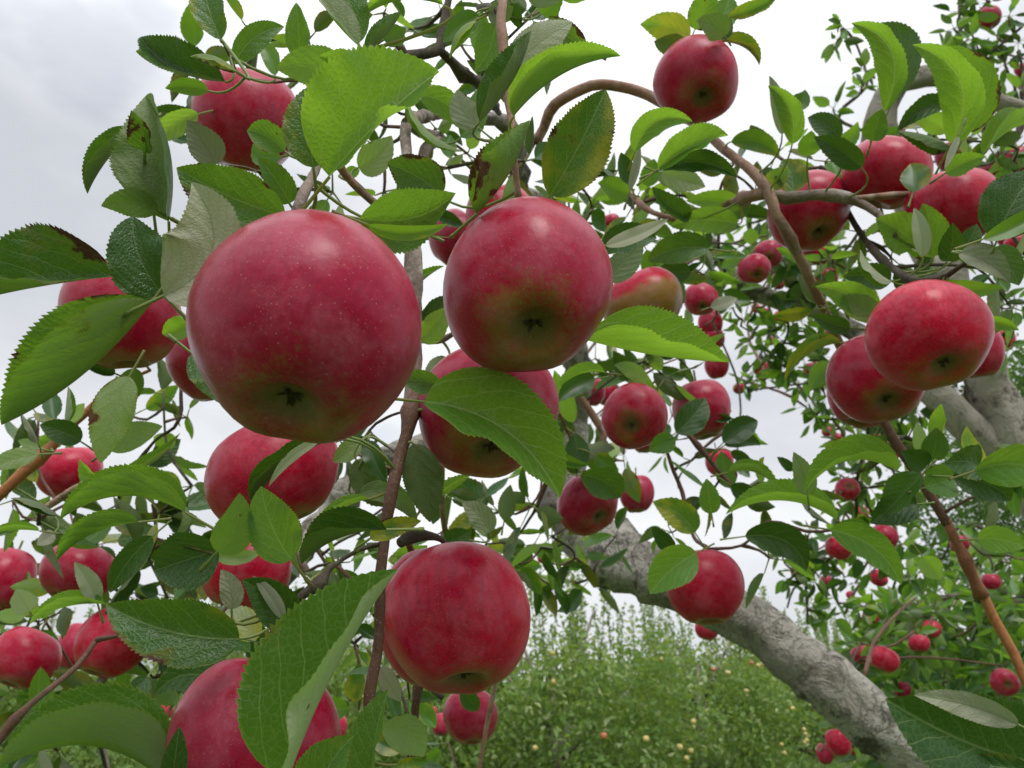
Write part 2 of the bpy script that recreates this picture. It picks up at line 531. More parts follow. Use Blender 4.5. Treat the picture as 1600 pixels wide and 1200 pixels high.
def leaf_cards(centres, size, rng, up=0.3):
    """pointed six-vertex leaves bent along the middle: centres (n,3) -> V, quads, tone"""
    n = len(centres)
    d = rng.normal(size=(n, 3)); d /= np.linalg.norm(d, axis=1)[:, None]
    q = rng.normal(size=(n, 3)) + np.array([0, 0, up * 3])
    s = np.cross(d, q); s /= np.linalg.norm(s, axis=1)[:, None] + 1e-9
    nn = np.cross(s, d)
    L = (size * rng.uniform(0.7, 1.3, n))[:, None]
    W = L * rng.uniform(0.22, 0.32, n)[:, None]
    fold = W * rng.uniform(0.1, 0.7, n)[:, None]
    b = centres
    tip = b + d * L - nn * L * 0.15
    m = b + d * L * 0.5
    V = np.stack([b, m + s * W + nn * fold, tip, m - s * W + nn * fold], 1).reshape(-1, 3)
    i = np.arange(n)[:, None] * 4
    T = np.concatenate([i + np.array([[0, 1, 2]]), i + np.array([[0, 2, 3]])], 1).reshape(-1, 3)
    tone = np.repeat(np.concatenate([rng.uniform(0, 1, (n, 4))], 1), 4, 0)
    return V, T, tone


def tube(pts, radii, sides=8, cap=True, jitter=None):
    pts = np.asarray(pts, float)
    n = len(pts)
    tan = np.gradient(pts, axis=0)
    tan /= np.linalg.norm(tan, axis=1)[:, None] + 1e-12
    ref = np.array([0.31, 0.22, 0.92])
    if abs(tan[0] @ ref) > 0.9: ref = np.array([1.0, 0.1, 0.0])
    a = unit(np.cross(tan[0], ref))
    V = []
    for i in range(n):
        a = unit(a - (a @ tan[i]) * tan[i])
        b = np.cross(tan[i], a)
        for k in range(sides):
            ph = 2 * math.pi * k / sides
            r = radii[i]
            if jitter is not None: r *= jitter(i, ph, pts[i])
            V.append(pts[i] + r * (math.cos(ph) * a + math.sin(ph) * b))
    F = []
    for i in range(n - 1):
        for k in range(sides):
            k2 = (k + 1) % sides
            F.append((i * sides + k, i * sides + k2, (i + 1) * sides + k2, (i + 1) * sides + k))
    if cap:
        F.append(tuple(range(sides - 1, -1, -1)))
        F.append(tuple((n - 1) * sides + k for k in range(sides)))
    return V, F


def spline(ctrl, step):
    """Catmull-Rom through rows (x,y,z,r), resampled about every step metres"""
    c = np.asarray(ctrl, float)
    if len(c) == 2:
        c = np.array([c[0], (c[0] + c[1]) / 2, c[1]])
    e = np.vstack([2 * c[0] - c[1], c, 2 * c[-1] - c[-2]])
    out = []
    for i in range(1, len(e) - 2):
        p0, p1, p2, p3 = e[i - 1], e[i], e[i + 1], e[i + 2]
        m = max(2, int(np.linalg.norm(p2[:3] - p1[:3]) / step))
        for k in range(m):
            t = k / m
            out.append(0.5 * ((2 * p1) + (p2 - p0) * t + (2 * p0 - 5 * p1 + 4 * p2 - p3) * t * t + (3 * p1 - p0 - 3 * p2 + p3) * t ** 3))
    out.append(e[-2])
    return np.array(out)


# ------------------------------------------------------------------ the far orchard row
def crown_variant(k, rng, w=2.0, h=2.35):
    C, K = [], []
    for _ in range(88):                                       # clumps
        a = rng.uniform(0, 2 * math.pi); r = w * math.sqrt(rng.uniform(0.05, 1)); z = rng.uniform(0.10, h * 0.80)
        r *= 1.0 - 0.40 * abs(z - 1.1) / h
        c = np.array([r * math.cos(a), r * math.sin(a), z])
        C.append(c + rng.normal(size=(int(rng.integers(80, 220)), 3)) * np.array([0.25, 0.25, 0.24]))
        K.append(np.full(len(C[-1]), rng.uniform(0, 1)))
    V, T, tone = leaf_cards(np.concatenate(C), 0.105, rng)
    tone[:, 0] = 0.45 * tone[:, 0] + 0.55 * np.repeat(np.concatenate(K), 4)
    return V, T, tone


def shoot_leaves(rng, n, h0, h1, w):
    """upright water sprouts: bare tapering wands set with short leaves"""
    C, W = [], []
    for _ in range(n):
        a = rng.uniform(0, 2 * math.pi); r = w * math.sqrt(rng.uniform(0, 1))
        b = np.array([r * math.cos(a), r * math.sin(a), rng.uniform(h0 - 0.6, h0)])
        L = rng.uniform(0.5, 1.0) * (h1 - h0 + 0.5)
        d = unit(np.array([rng.normal() * 0.08, rng.normal() * 0.08, 1]))
        m = int(L * 75)
        ts = np.linspace(0.05, 1, m)
        C.append(b + np.outer(ts * L, d) + rng.normal(size=(m, 3)) * 0.022)
        W.append((b, b + d * L))
    V, T, tone = leaf_cards(np.concatenate(C), 0.075, rng, 0.2)
    return V, T, tone, W


ROW_MESH = []
for k in range(3):
    rng = np.random.default_rng(40 + k)
    V, T, tone = crown_variant(k, rng)
    cm = fast_mesh('crown', V, T, M_FAR); set_tone(cm, tone)
    V, T, tone, W = shoot_leaves(rng, 34, 2.0, 3.05, 1.5)
    sm = fast_mesh('water_sprouts', V, T, M_FAR); set_tone(sm, tone)
    VV, FF = tube([(0, 0, -0.3), (0.03, 0.02, 0.4), (0.02, -0.03, 1.0), (0.08, 0.02, 1.9)], [0.10, 0.085, 0.07, 0.03], 8)
    for q in range(6):
        a = q * 1.05 + k
        v2, f2 = tube([(0.02, 0, 0.5 + 0.12 * q), (0.55 * math.cos(a), 0.55 * math.sin(a), 1.0 + 0.15 * q), (1.1 * math.cos(a), 1.1 * math.sin(a), 1.5 + 0.2 * q)], [0.05, 0.035, 0.015], 6)
        FF += [tuple(i + len(VV) for i in f) for f in f2]; VV += v2
    for b, e in W:
        v2, f2 = tube([b, e], [0.008, 0.003], 4)
        FF += [tuple(i + len(VV) for i in f) for f in f2]; VV += v2
    tm = mesh_np('trunk', VV, FF, M_GREY_FAR)
    ROW_MESH.append((cm, sm, tm))

ROW_SPOTS = [  # x px of the axis, distance, scale, label
    (-560, 13.0, 1.05, 'bushy orchard tree in the far row, just past the left frame edge'),
    (-260, 13.5, 1.00, 'bushy orchard tree at the far end of the row, behind the orange-brown twig'),
    (40, 13.6, 1.02, 'far orchard tree seen in gaps below the apples at the left edge'),
    (330, 13.4, 1.00, 'far orchard tree showing between the leaves above the lowest large apple'),
    (600, 13.2, 1.02, 'far orchard tree behind the red twig and the glossy low apple'),
    (860, 13.0, 1.06, 'tallest far orchard tree, with dense upright shoots right of the glossy low apple'),
    (1050, 16.0, 1.0, 'far orchard tree dotted with yellow apples below the middle of the grey limb'),
    (1190, 19.5, 1.0, 'smaller far orchard tree whose shoots end just under the grey limb'),
    (1300, 24.0, 1.05, 'small hazy orchard tree showing in the gap under the lower end of the grey limb'),
    (1400, 29.0, 1.05, 'farthest small orchard tree behind the lower end of the grey limb'),
]
ROW = []
for i, (px, dist, s, lab) in enumerate(ROW_SPOTS):
    base = P(px, 1100, dist / math.cos(PITCH))
    base = np.array([base[0], dist, float(ground_z(base[0], dist))])
    cm, sm, tm = ROW_MESH[i % 3]
    o = empty('orchard_tree', base)
    tag(o, lab, 'tree', 'orchard trees in the far row')
    for nm, me, kd in (('trunk', tm, None), ('crown', cm, 'stuff'), ('water_sprouts', sm, 'stuff')):
        c = bpy.data.objects.new(nm, me)
        link(c, o, base)
        c.rotation_euler.z = i * 2.1
        c.scale = (s, s, s)
        if kd: c['kind'] = kd
    ROW.append((base, s))

# a dark broad tree beyond the right-hand fork
rng = np.random.default_rng(77)
C = []
for _ in range(190):
    a = rng.uniform(0, 2 * math.pi); z = rng.uniform(0.3, 11.2)
    r = 4.4 * math.sqrt(rng.uniform(0.1, 1)) * math.sqrt(max(0.05, 1 - ((z - 4.6) / 6.6) ** 2))
    C.append(np.array([r * math.cos(a), r * math.sin(a), z]) + rng.normal(size=(150, 3)) * 0.42)
V, T, tone = leaf_cards(np.concatenate(C), 0.17, rng)
DT_BASE = np.array([P(1640, 1100, 25)[0], 24.0, float(ground_z(14.0, 24.0))])
dt = empty('shade_tree', DT_BASE)
tag(dt, 'tall dark green tree far off behind the forked grey trunk', 'tree')
me = fast_mesh('crown', V, T, M_FARD); set_tone(me, tone)
o = tag(bpy.data.objects.new('crown', me), kind='stuff'); link(o, dt, DT_BASE)
VV, FF = tube([(0, 0, -0.3), (0.1, 0, 2.5), (0.0, 0.2, 6.0), (0.1, 0.1, 9.0)], [0.28, 0.22, 0.14, 0.04], 12)
link(bpy.data.objects.new('trunk', mesh_np('trunk', VV, FF, M_GREY_FAR)), dt, DT_BASE)

# grass between the rows
rng = np.random.default_rng(5)
n = 42000
gx = rng.uniform(-9, 15, n); gy = 9.0 + 26.0 * rng.uniform(0, 1, n) ** 1.4
b = np.stack([gx, gy, ground_z(gx, gy)], 1)
h = rng.uniform(0.06, 0.20, n)[:, None]
lean = rng.normal(size=(n, 3)) * 0.35; lean[:, 2] = 1.0
a = rng.uniform(0, 2 * math.pi, n)
sd = np.stack([np.cos(a), np.sin(a), np.zeros(n)], 1) * 0.011
V = np.stack([b - sd, b + sd, b + lean * h], 1).reshape(-1, 3)
T = np.arange(n * 3).reshape(-1, 3)
me = fast_mesh('grass', V, T, M_GRASS); set_tone(me, np.repeat(rng.uniform(0, 1, (n, 4)), 3, 0))
link(tag(bpy.data.objects.new('grass', me), kind='stuff'))


# ------------------------------------------------------------------ leaves of the near trees
def leaf_geometry(B, T, N0, h, aR, aL, bend, curl, rng, teeth=18, cols=4, cup=0.10, wave=0.05, tw=0.0, tone=(0, 0, 0, 0.5)):
    """A bent, folded, saw-toothed leaf from base B to tip T. N0: towards which its upper face lies when flat.
    aR / aL: degrees by which the right and the left half are raised out of the plane."""
    B = np.asarray(B, float); T = np.asarray(T, float)
    ax = T - B; L = np.linalg.norm(ax); ax = ax / L
    N = unit(N0 - (N0 @ ax) * ax)
    S = np.cross(ax, N)                                       # right-hand side as seen from N
    Cn = (B + T) / 2 + 2 * bend * L * S + 2 * curl * L * N
    hw = h * L
    rows = 2 * teeth + 1
    ph = rng.uniform(0, 6.28, 4)
    V, UV, RIM = [], [], []
    tmax = 0.405
    for i in range(rows):
        t = i / (rows - 1)
        mid = (1 - t) ** 2 * B + 2 * t * (1 - t) * Cn + t * t * T
        tg = unit(2 * (1 - t) * (Cn - B) + 2 * t * (T - Cn))
        s1 = unit(S - (S @ tg) * tg); n1 = np.cross(s1, tg)
        prof = (max(t, 1e-4) ** 0.60) * (max(1 - t, 1e-4) ** 0.88) / (tmax ** 0.60 * (1 - tmax) ** 0.88)
        if i == 0 or i == rows - 1: prof = 0.012
        w = hw * prof
        tooth = (0.040 if i % 2 else -0.018) * (0.6 + 0.8 * ((i * 7919) % 13) / 13) * min(1, 6 * (1 - t)) * min(1, 8 * t)
        row = []
        for side, ang in ((-1, aL), (1, aR)):
            a0 = math.radians(ang + tw * side * (t - 0.5))
            hd = side * math.cos(a0) * s1 + math.sin(a0) * n1
            hn = -side * math.sin(a0) * s1 + math.cos(a0) * n1
            wv = wave * hw * math.sin(6.28 * (1.6 + 0.5 * side) * t + ph[(side + 1) // 2])
            wv2 = 0.4 * wave * hw * math.sin(6.28 * 4.3 * t + ph[2 + (side + 1) // 2])
            half = []
            for j in range(1, cols + 1):
                s = j / cols
                ex = 1.0 + (tooth if j == cols else 0.0)
                p = mid + hd * w * s * ex + hn * (cup * w * s * s + (wv * s * s + wv2 * s ** 3) * min(1, prof))
                if j == cols: p = p + tg * tooth * L * 0.22
                half.append((p, (side * w * s / L, t), (s, t)))
            row.append(half)
        seq = row[0][::-1] + [(mid, (0.0, t), (0.0, t))] + row[1]
        for p, uv, rm in seq:
            V.append(p); UV.append(uv); RIM.append(rm)
    k = 2 * cols + 1
    Q = []
    for i in range(rows - 1):
        for j in range(k - 1):
            Q.append((i * k + j, i * k + j + 1, (i + 1) * k + j + 1, (i + 1) * k + j))
    V = np.array(V)
    return V, np.array(Q), np.array(UV), np.array(RIM), np.tile(np.array(tone, float), (len(V), 1))


def add_petiole(geo, pts, r0, r1):
    V, Q, UV, RIM, TN = geo
    v, f = tube(pts, np.linspace(r0, r1, len(pts)), 5, False)
    n0 = len(V)
    v = np.array(v)
    tn = np.tile(TN[0] * np.array([1, 0, 1, 1]), (len(v), 1))
    return (np.vstack([V, v]), np.vstack([Q, np.array(f) + n0]), np.vstack([UV, np.tile([0.05, -0.02], (len(v), 1))]),
            np.vstack([RIM, np.tile([2.0, 0.0], (len(v), 1))]), np.vstack([TN, tn]))


def geo_mesh(name, geo, mat):
    V, Q, UV, RIM, TN = geo
    me = fast_mesh(name, V, Q, mat, True)
    z = np.zeros((len(V), 1))
    for nm, arr in (('vein_uv', UV), ('rim_uv', RIM)):
        a = me.attributes.new(nm, 'FLOAT_VECTOR', 'POINT')
        a.data.foreach_set('vector', np.hstack([arr, z]).astype(np.float32).ravel())
    set_tone(me, TN)
    return me


class Branch:
    def __init__(self, ob, pts):
        self.ob = ob; self.pts = pts


class Tree:
    def __init__(self, name, base, label, cat):
        self.ob = empty(name, base)
        tag(self.ob, label, cat)
        self.branches = []
        self.leaves = []                                      # (apparent px, maker)

    def branch(self, name, ctrl, bark, sides=9, step=0.012, knob=0.12, label=None):
        """ctrl rows: x px, y px, distance m, apparent width px"""
        c = [(*P(x, y, d), 0.5 * (0.88 * w) * d / FPX) for x, y, d, w in ctrl]
        return self.branch3(name, c, bark, sides, step, knob, label)

    def branch3(self, name, c, bark, sides=9, step=0.012, knob=0.12, label=None):
        s = spline(c, step)
        pts, rad = s[:, :3], np.maximum(s[:, 3], 0.0004)
        rng = np.random.default_rng(abs(hash(tuple(np.round(pts[0], 4)))) % 2 ** 31)
        # nodes and bud scars make the wood swell here and there
        k = rng.uniform(0, 1, len(pts)); sw = np.where(k > 0.92, rng.uniform(0.3, 0.95, len(pts)), 0) * knob / 0.12
        sw = np.convolve(sw, [0.35, 1, 0.35], 'same')
        rad = rad * (1 + sw * 0.55)
        rad = rad * (1 + knob * 0.35 * np.convolve(rng.normal(size=len(pts)), np.ones(5) / 5, 'same'))
        if len(pts) > 6:
            r0 = rad.mean()
            pts = pts + np.stack([np.convolve(rng.normal(size=len(pts)), np.ones(7) / 7, 'same') for _ in range(3)], 1) * r0 * 0.40
        jig = rng.uniform(0, 6.28, 8)

        fat = rad.max() > 0.012

        def jit(i, ph, p):
            k2 = 0.0
            if fat:
                dirp = Vector((math.cos(ph), math.sin(ph), 0.35 * i)) * 2.2
                k2 = 0.10 * noise.noise(dirp) + 0.05 * noise.noise(dirp * 2.7)
            return 1 + k2 + knob * (0.35 * math.sin(2 * ph + jig[0] + i * 0.21) + 0.30 * math.sin(3 * ph + jig[1] - i * 0.33) + 0.25 * math.sin(5 * ph + jig[2] + i * 0.55))
        V, F = tube(pts, rad, sides, True, jit)
        o0 = pts[0]
        me = mesh_np(name, np.array(V) - o0, F, bark)
        o = bpy.data.objects.new(name, me)
        link(o, self.ob, o0)
        if label: o['label'] = label
        b = Branch(o, pts)
        self.branches.append(b)
        return b

    def nearest(self, p):
        best = (1e9, None, None)
        for b in self.branches:
            dd = np.linalg.norm(b.pts - p, axis=1)
            i = int(dd.argmin())
            if dd[i] < best[0]: best = (dd[i], b, b.pts[i])
        return best

    def spur(self, x, y, d, reach=0.5, bark=None, r=0.0018):
        """a short side twig from the nearest wood out to the point (x, y, d)"""
        p = P(x, y, d)
        dist, b, q = self.nearest(p)
        if dist > reach: q = p + np.array([0.02, 0.05, -0.03]) * d; dist = 0.06 * d
        side = np.cross(p - q, np.array([0.2, 1, 0.3])); mid = (p + q) / 2 + unit(side) * dist * 0.10 + np.array([0, 0, -0.06 * dist])
        return self.branch3('twig', [(*q, r * 1.5), (*mid, r * 1.2), (*p, r)], bark or M_TWIG, 6, max(0.012, dist / 8), 0.15)

    def finish(self, limit):
        """the largest leaves become objects under their branch; the rest one mass"""
        self.leaves.sort(key=lambda e: -e[0])
        for px, br, geo, mat, lab in self.leaves[:limit]:
            V = geo[0]; o0 = V[0].copy()
            g = (V - o0,) + geo[1:]
            o = bpy.data.objects.new('leaf', geo_mesh('leaf', g, mat))
            link(o, br.ob, o0)
            if lab: o['label'] = lab
        rest = self.leaves[limit:]
        if rest:
            offs, Vs, Qs, U, R, T = 0, [], [], [], [], []
            for px, br, geo, mat, lab in rest:
                Vs.append(geo[0]); Qs.append(geo[1] + offs); U.append(geo[2]); R.append(geo[3]); T.append(geo[4]); offs += len(geo[0])
            o0 = WORLD_LOC[self.ob]
            me = geo_mesh('leaves', (np.vstack(Vs) - o0, np.vstack(Qs), np.vstack(U), np.vstack(R), np.vstack(T)), M_LEAF_SMALL)
            o = tag(bpy.data.objects.new('leaves', me), kind='stuff')
            link(o, self.ob, o0)


KINDS = {'F': (14, 18), 'R': (66, 14), 'L': (14, 66), 'OR': (122, 8), 'OL': (8, 122), 'OW': (148, 40), 'U': (166, 160),
         'UR': (168, 115), 'UL': (115, 168), 'S': (108, 22), 'SL': (22, 108)}


def hero(tree, line, rng):
    """one leaf by its look: base x y, tip x y, half-width ratio, pose, sideways bend, curl, distance (base[/tip]), flags"""
    f = line.split()
    bx, by, tx, ty = map(float, f[:4]); h = float(f[4])
    k = f[5]
    if k in KINDS: aR, aL = KINDS[k]
    else: aR, aL = map(float, k.split(','))
    bend, curl = float(f[6]), float(f[7])
    dd = f[8].split('/'); d0 = float(dd[0]); d1 = float(dd[-1]) if len(dd) > 1 else d0 * rng.uniform(0.96, 1.03)
    fl = f[9] if len(f) > 9 else ''
    B, T = P(bx, by, d0), P(tx, ty, d1)
    N0 = unit(CAM - (B + T) / 2)
    aR += rng.normal() * 4; aL += rng.normal() * 4
    tone = [rng.uniform(0.0, 0.30) ** 1.5, rng.uniform(0.0, 0.20), rng.uniform(0.0, 0.35), rng.uniform(0.10, 0.72)]
    if 'y' in fl: tone[0] = 0.36
    if 'Y' in fl: tone[0] = 0.52
    if 'b' in fl: tone[1] = 0.365
    if 'B' in fl: tone[1] = 0.44
    if 'K' in fl: tone[1] = 0.70
    if 'm' in fl: tone[1] = 0.31
    if 'p' in fl: tone[2] = 0.80
    if 'P' in fl: tone[2] = 1.0
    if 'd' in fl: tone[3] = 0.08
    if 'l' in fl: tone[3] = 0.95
    px = math.hypot(tx - bx, ty - by)
    h *= 0.80 if px < 120 else 0.86 if px < 190 else 0.95
    teeth = 34 if px > 170 else 24 if px > 90 else 13 if px > 50 else 7
    geo = leaf_geometry(B, T, N0, h, aR, aL, bend, curl, rng, teeth, 4 if px > 60 else 3, rng.uniform(-0.06, 0.26), rng.uniform(0.04, 0.11), rng.normal() * 18, tone)
    # stalk: on towards the nearest wood
    Lr = np.linalg.norm(T - B)
    dist, br, q = tree.nearest(B)
    S = np.cross(unit(T - B), N0)
    back = unit(B - ((B + T) / 2 + 2 * bend * Lr * S + 2 * curl * Lr * N0))
    reach = min(0.32 * Lr, 0.03)
    end = q if dist < 0.055 else B + back * reach
    ctl = B + back * min(dist, 0.045) * 0.5
    ts = np.linspace(0, 1, 7)[:, None]
    pts = (1 - ts) ** 2 * B + 2 * ts * (1 - ts) * ctl + ts ** 2 * end
    geo = add_petiole(geo, pts, 0.00065, 0.00105)
    lab = None
    if 'K' in fl or 'B' in fl: lab = 'leaf with dark brown scorched patches'
    elif 'P' in fl: lab = 'pale dry leaf turned to show its whitish underside'
    elif 'Y' in fl: lab = 'leaf turning yellow'
    tree.leaves.append((px * h, br, geo, M_LEAF, lab))


def rosette(tree, x, y, n, lenpx, d, rng, spread=0.25, droop=0.25, tone_y=0.0, wood=True, dark=1.8):
    """a spur with a whorl of leaves round the point (x, y, d)"""
    c = P(x, y, d)
    L = lenpx * d / FPX
    if wood:
        br = tree.spur(x, y, d, reach=0.6 * d, r=max(0.0012, 0.0011 * d), bark=M_TWIG if rng.uniform() < 0.5 else M_DARK)
    else:
        br = tree.nearest(c)[1]
    a0 = rng.uniform(0, 6.28)
    for i in range(n):
        a = a0 + i * 2.4 + rng.normal() * 0.3
        dirv = math.cos(a) * RGT + math.sin(a) * UPV + rng.normal() * 0.45 * FWD + np.array([0, 0, -droop + rng.normal() * 0.2])
        dirv = unit(dirv)
        Li = L * rng.uniform(0.7, 1.15)
        B = c + dirv * Li * rng.uniform(0.18, 0.40) + rng.normal(size=3) * L * spread * 0.35
        T = B + dirv * Li
        N0 = unit(np.array([0, 0, 0.7]) - FWD * 0.45 + rng.normal(size=3) * 0.6)
        e = abs(rng.normal()) * 24 + 12
        tone = (rng.uniform(0, 0.4) ** 1.6 + (tone_y if rng.uniform() < 0.4 else 0), rng.uniform(0, 0.33), rng.uniform(0, 0.5), rng.uniform(0, 1) ** dark)
        small = lenpx < 45
        geo = leaf_geometry(B, T, N0, rng.uniform(0.23, 0.33), e + rng.normal() * 10, e + rng.normal() * 10, rng.normal() * 0.05, -abs(rng.normal()) * 0.10, rng,
                            4 if small else 9, 2 if small else 3, 0.08, 0.05, rng.normal() * 12, tone)
        ts = np.linspace(0, 1, 4)[:, None]
        geo = add_petiole(geo, B + (c - B) * ts, 0.0006, 0.0009)
        tree.leaves.append((Li * FPX / d * 0.26, br, geo, M_LEAF_SMALL if small else M_LEAF, None))


# ------------------------------------------------------------------ apples
def apple_mesh(seed, ns=44, nr=34):
    rng = np.random.default_rng(seed)
    ph = rng.uniform(0, 6.28, 6)
    V = []
    for i in range(nr + 1):
        th = math.pi * i / nr
        for k in range(ns):
            a = 2 * math.pi * k / ns
            r = math.sin(th) ** 0.88 if 0 < th < math.pi - 1e-6 else 0.0; z = math.cos(th)
            low = (1 - z) / 2
            r *= 1.0 + 0.05 * math.sin(th) ** 2 - 0.095 * low ** 2.2
            z -= 0.40 * math.exp(-(th / 0.36) ** 2) * (1 + 0.1 * math.cos(a + ph[0]))
            z += 0.27 * math.exp(-((math.pi - th) / 0.27) ** 2)
            lob = 1 + 0.036 * math.cos(5 * a + ph[1]) * low ** 2 + 0.028 * math.cos(2 * a + ph[2]) + 0.022 * math.cos(3 * a + ph[3]) * (1 - 0.6 * low)
            r *= lob
            z += 0.06 * math.cos(a + ph[4]) * math.sin(th)
            if low > 0.6: z -= 0.02 * math.cos(5 * a + ph[1]) * (low - 0.6) * 2.5 * math.sin(th)
            V.append((r * math.cos(a), r * math.sin(a), z))
    V = np.array(V)
    zz = V[:, 2]
    top, bot = zz.max(), zz.min()
    V[:, 2] = (zz - (top + bot) / 2) / ((top - bot) / 2)
    V[:, :2] /= np.hypot(V[:, 0], V[:, 1]).max()
    Q = [(i * ns + k, (i + 1) * ns + k, (i + 1) * ns + (k + 1) % ns, i * ns + (k + 1) % ns) for i in range(nr) for k in range(ns)]
    return V, Q, V[0][2], V[-1][2]


def calyx_geo(zb, seed):
    rng = np.random.default_rng(seed)
    VV, FF = [], []
    for k in range(7):
        a = 2 * math.pi * k / 7 + rng.normal() * 0.35
        d = np.array([math.cos(a), math.sin(a), 0]); q0 = np.array([-math.sin(a), math.cos(a), 0])
        L = rng.uniform(0.06, 0.125); rise = rng.uniform(0.03, 0.10); w0 = rng.uniform(0.012, 0.030)
        rows = [(0.035, w0, 0.0), (0.055, w0, -0.4 * rise), (0.6 * L + 0.02, 0.7 * w0, -0.8 * rise), (L, 0.003, -rise)]
        b = len(VV)
        for r, w, z in rows:
            for q in (-1, 0, 1):
                VV.append(d * r + q0 * w * q + np.array([0, 0, zb - 0.004 + z - 0.010 * (q == 0)]))
        for i in range(3):
            for j in range(2):
                FF.append((b + i * 3 + j, b + i * 3 + j + 1, b + (i + 1) * 3 + j + 1, b + (i + 1) * 3 + j))
    v, f = tube([(0, 0, zb + 0.02), (0, 0, zb - 0.015), (0.012, 0.004, zb - 0.055)], [0.045, 0.036, 0.008], 7)
    FF += [tuple(i + len(VV) for i in q) for q in f]; VV += v
    return VV, FF


APPLE_MESH = []
for s in range(5):
    V, Q, zt, zb = apple_mesh(100 + s)
    VV, FF = calyx_geo(zb, 200 + s)
    APPLE_MESH.append((fast_mesh('apple', V, Q, M_APPLE, True), mesh_np('calyx', VV, FF, M_CALYX), zt, zb, V))
SMALL_V, Q, zt, zb = apple_mesh(300, 20, 14)
V = SMALL_V
SMALL_APPLE = fast_mesh('apple', V, Q, M_APPLE, True)


def apple(i, cx, cy, rx, ry, eye, real, tint, label, tree, group='red apples on the near trees', extra=0.0):
    """rx, ry: apparent half-extents; eye: where the calyx shows, as an offset from the centre in units of rx (None: turned away)"""
    d = real * FPX / (2 * rx) + extra
    c = P(cx, cy, d)
    R = rx * d / FPX
    fw = unit(c - CAM)
    rt = unit(np.cross(fw, np.array([0, 0, 1.0])))
    up = np.cross(rt, fw)
    rng = np.random.default_rng(900 + i)
    if eye is None:
        e = unit(np.array([rng.normal() * 0.25, 0.95, rng.uniform(-0.05, 0.45)]))
    else:
        ex, ey = eye[0] / 0.86, eye[1] / 0.86
        m = math.hypot(ex, ey)
        if m > 0.985: ex, ey, m = ex / m * 0.985, ey / m * 0.985, 0.985
        e = np.array([ex, ey, math.sqrt(1 - m * m)])
    axis = e[0] * rt - e[1] * up - e[2] * fw                  # from the centre to the calyx
    z = Vector(-axis)
    q = z.to_track_quat('Z', 'Y') @ Matrix.Rotation(rng.uniform(0, 6.28), 3, 'Z').to_quaternion()
    big = rx > 22
    me, cal, zt, zb, AV = APPLE_MESH[i % 5]
    if not big: me, AV = SMALL_APPLE, SMALL_V
    # size the fruit so that its outline has the width and height seen
    Rm = np.array(q.to_matrix())
    wx, wy = 2 * rx * d / FPX, 2 * ry * d / FPX
    H = R * 0.9
    for _ in range(12):
        pv = (AV * np.array([R, R, H])) @ Rm.T
        ex_, ey_ = np.ptp(pv @ rt), np.ptp(pv @ up)
        R *= (wx / ex_) ** 0.7
        H *= (wy / ey_) ** 0.9
        H = min(max(H, 0.74 * R), 1.02 * R)
    pv = (AV * np.array([R, R, H])) @ Rm.T
    c = c - rt * (pv @ rt).max() / 2 - rt * (pv @ rt).min() / 2 - up * ((pv @ up).max() + (pv @ up).min()) / 2
    o = bpy.data.objects.new('apple', me)
    o.rotation_mode = 'QUATERNION'; o.rotation_quaternion = q
    o.scale = (R, R, H)
    o['ground_tint'] = tint
    tag(o, label, 'apple', group)
    link(o, None, c)
    if big:
        k = bpy.data.objects.new('calyx', cal)
        COL.objects.link(k); k.parent = o
    if rx > 14 and tree is not None:
        # the stalk, from the hollow on top to the nearest wood
        Mw = Matrix.LocRotScale(Vector(c), q, Vector((R, R, H)))
        a = np.array(Mw @ Vector((0, 0, zt - 0.05))); b2 = np.array(Mw @ Vector((0.02, 0.01, 1.15)))
        dist, br, qq = tree.nearest(b2)
        end = qq if dist < 0.05 else b2 + unit(-axis + np.array([0, 0, 0.5])) * 0.014
        ts = np.linspace(0, 1, 7)[:, None]
        pts = (1 - ts) ** 2 * a + 2 * ts * (1 - ts) * b2 + ts ** 2 * end
        v, f = tube(pts, np.linspace(0.0011, 0.0016, 7) * (1 + 0.0 * d), 6)
        inv = Mw.inverted()
        v = [tuple(inv @ Vector(p)) for p in v]
        st = bpy.data.objects.new('stem', mesh_np('stem', v, f, M_STEM))
        COL.objects.link(st); st.parent = o
    return o

# ------------------------------------------------------------------ the near apple tree: wood
def ground_point(x, y):
    return np.array([x, y, float(ground_z(x, y))])


FOOT1 = ground_point(1.35, 1.15)
T1 = Tree('apple_tree', FOOT1, 'near apple tree with a thick grey slanting limb and twigs of large red apples', 'tree')
_k = [(*P(x, y, d), 0.5 * 0.86 * w * d / FPX) for x, y, d, w in [
    (1800, 1420, 1.16, 125), (1650, 1310, 1.12, 108), (1500, 1222, 1.10, 98), (1400, 1152, 1.12, 96), (1290, 1072, 1.16, 98), (1215, 1015, 1.20, 92), (1150, 968, 1.25, 94),
    (1070, 930, 1.30, 82), (990, 888, 1.36, 84), (925, 838, 1.42, 88), (886, 770, 1.46, 70), (893, 690, 1.46, 60),
    (895, 600, 1.42, 50), (880, 500, 1.36, 45), (840, 350, 1.26, 38), (802, 240, 1.12, 30), (775, 182, 1.02, 24), (735, 170, 0.98, 20), (690, 172, 0.95, 16)]]
_k = [(FOOT1[0], FOOT1[1], FOOT1[2] - 0.15, 0.085), (FOOT1[0] - 0.02, FOOT1[1] + 0.01, 0.45, 0.068), (FOOT1[0] - 0.12, FOOT1[1], 0.85, 0.06)] + _k
T1.branch3('limb', _k, M_GREY, 28, 0.016, 0.16)
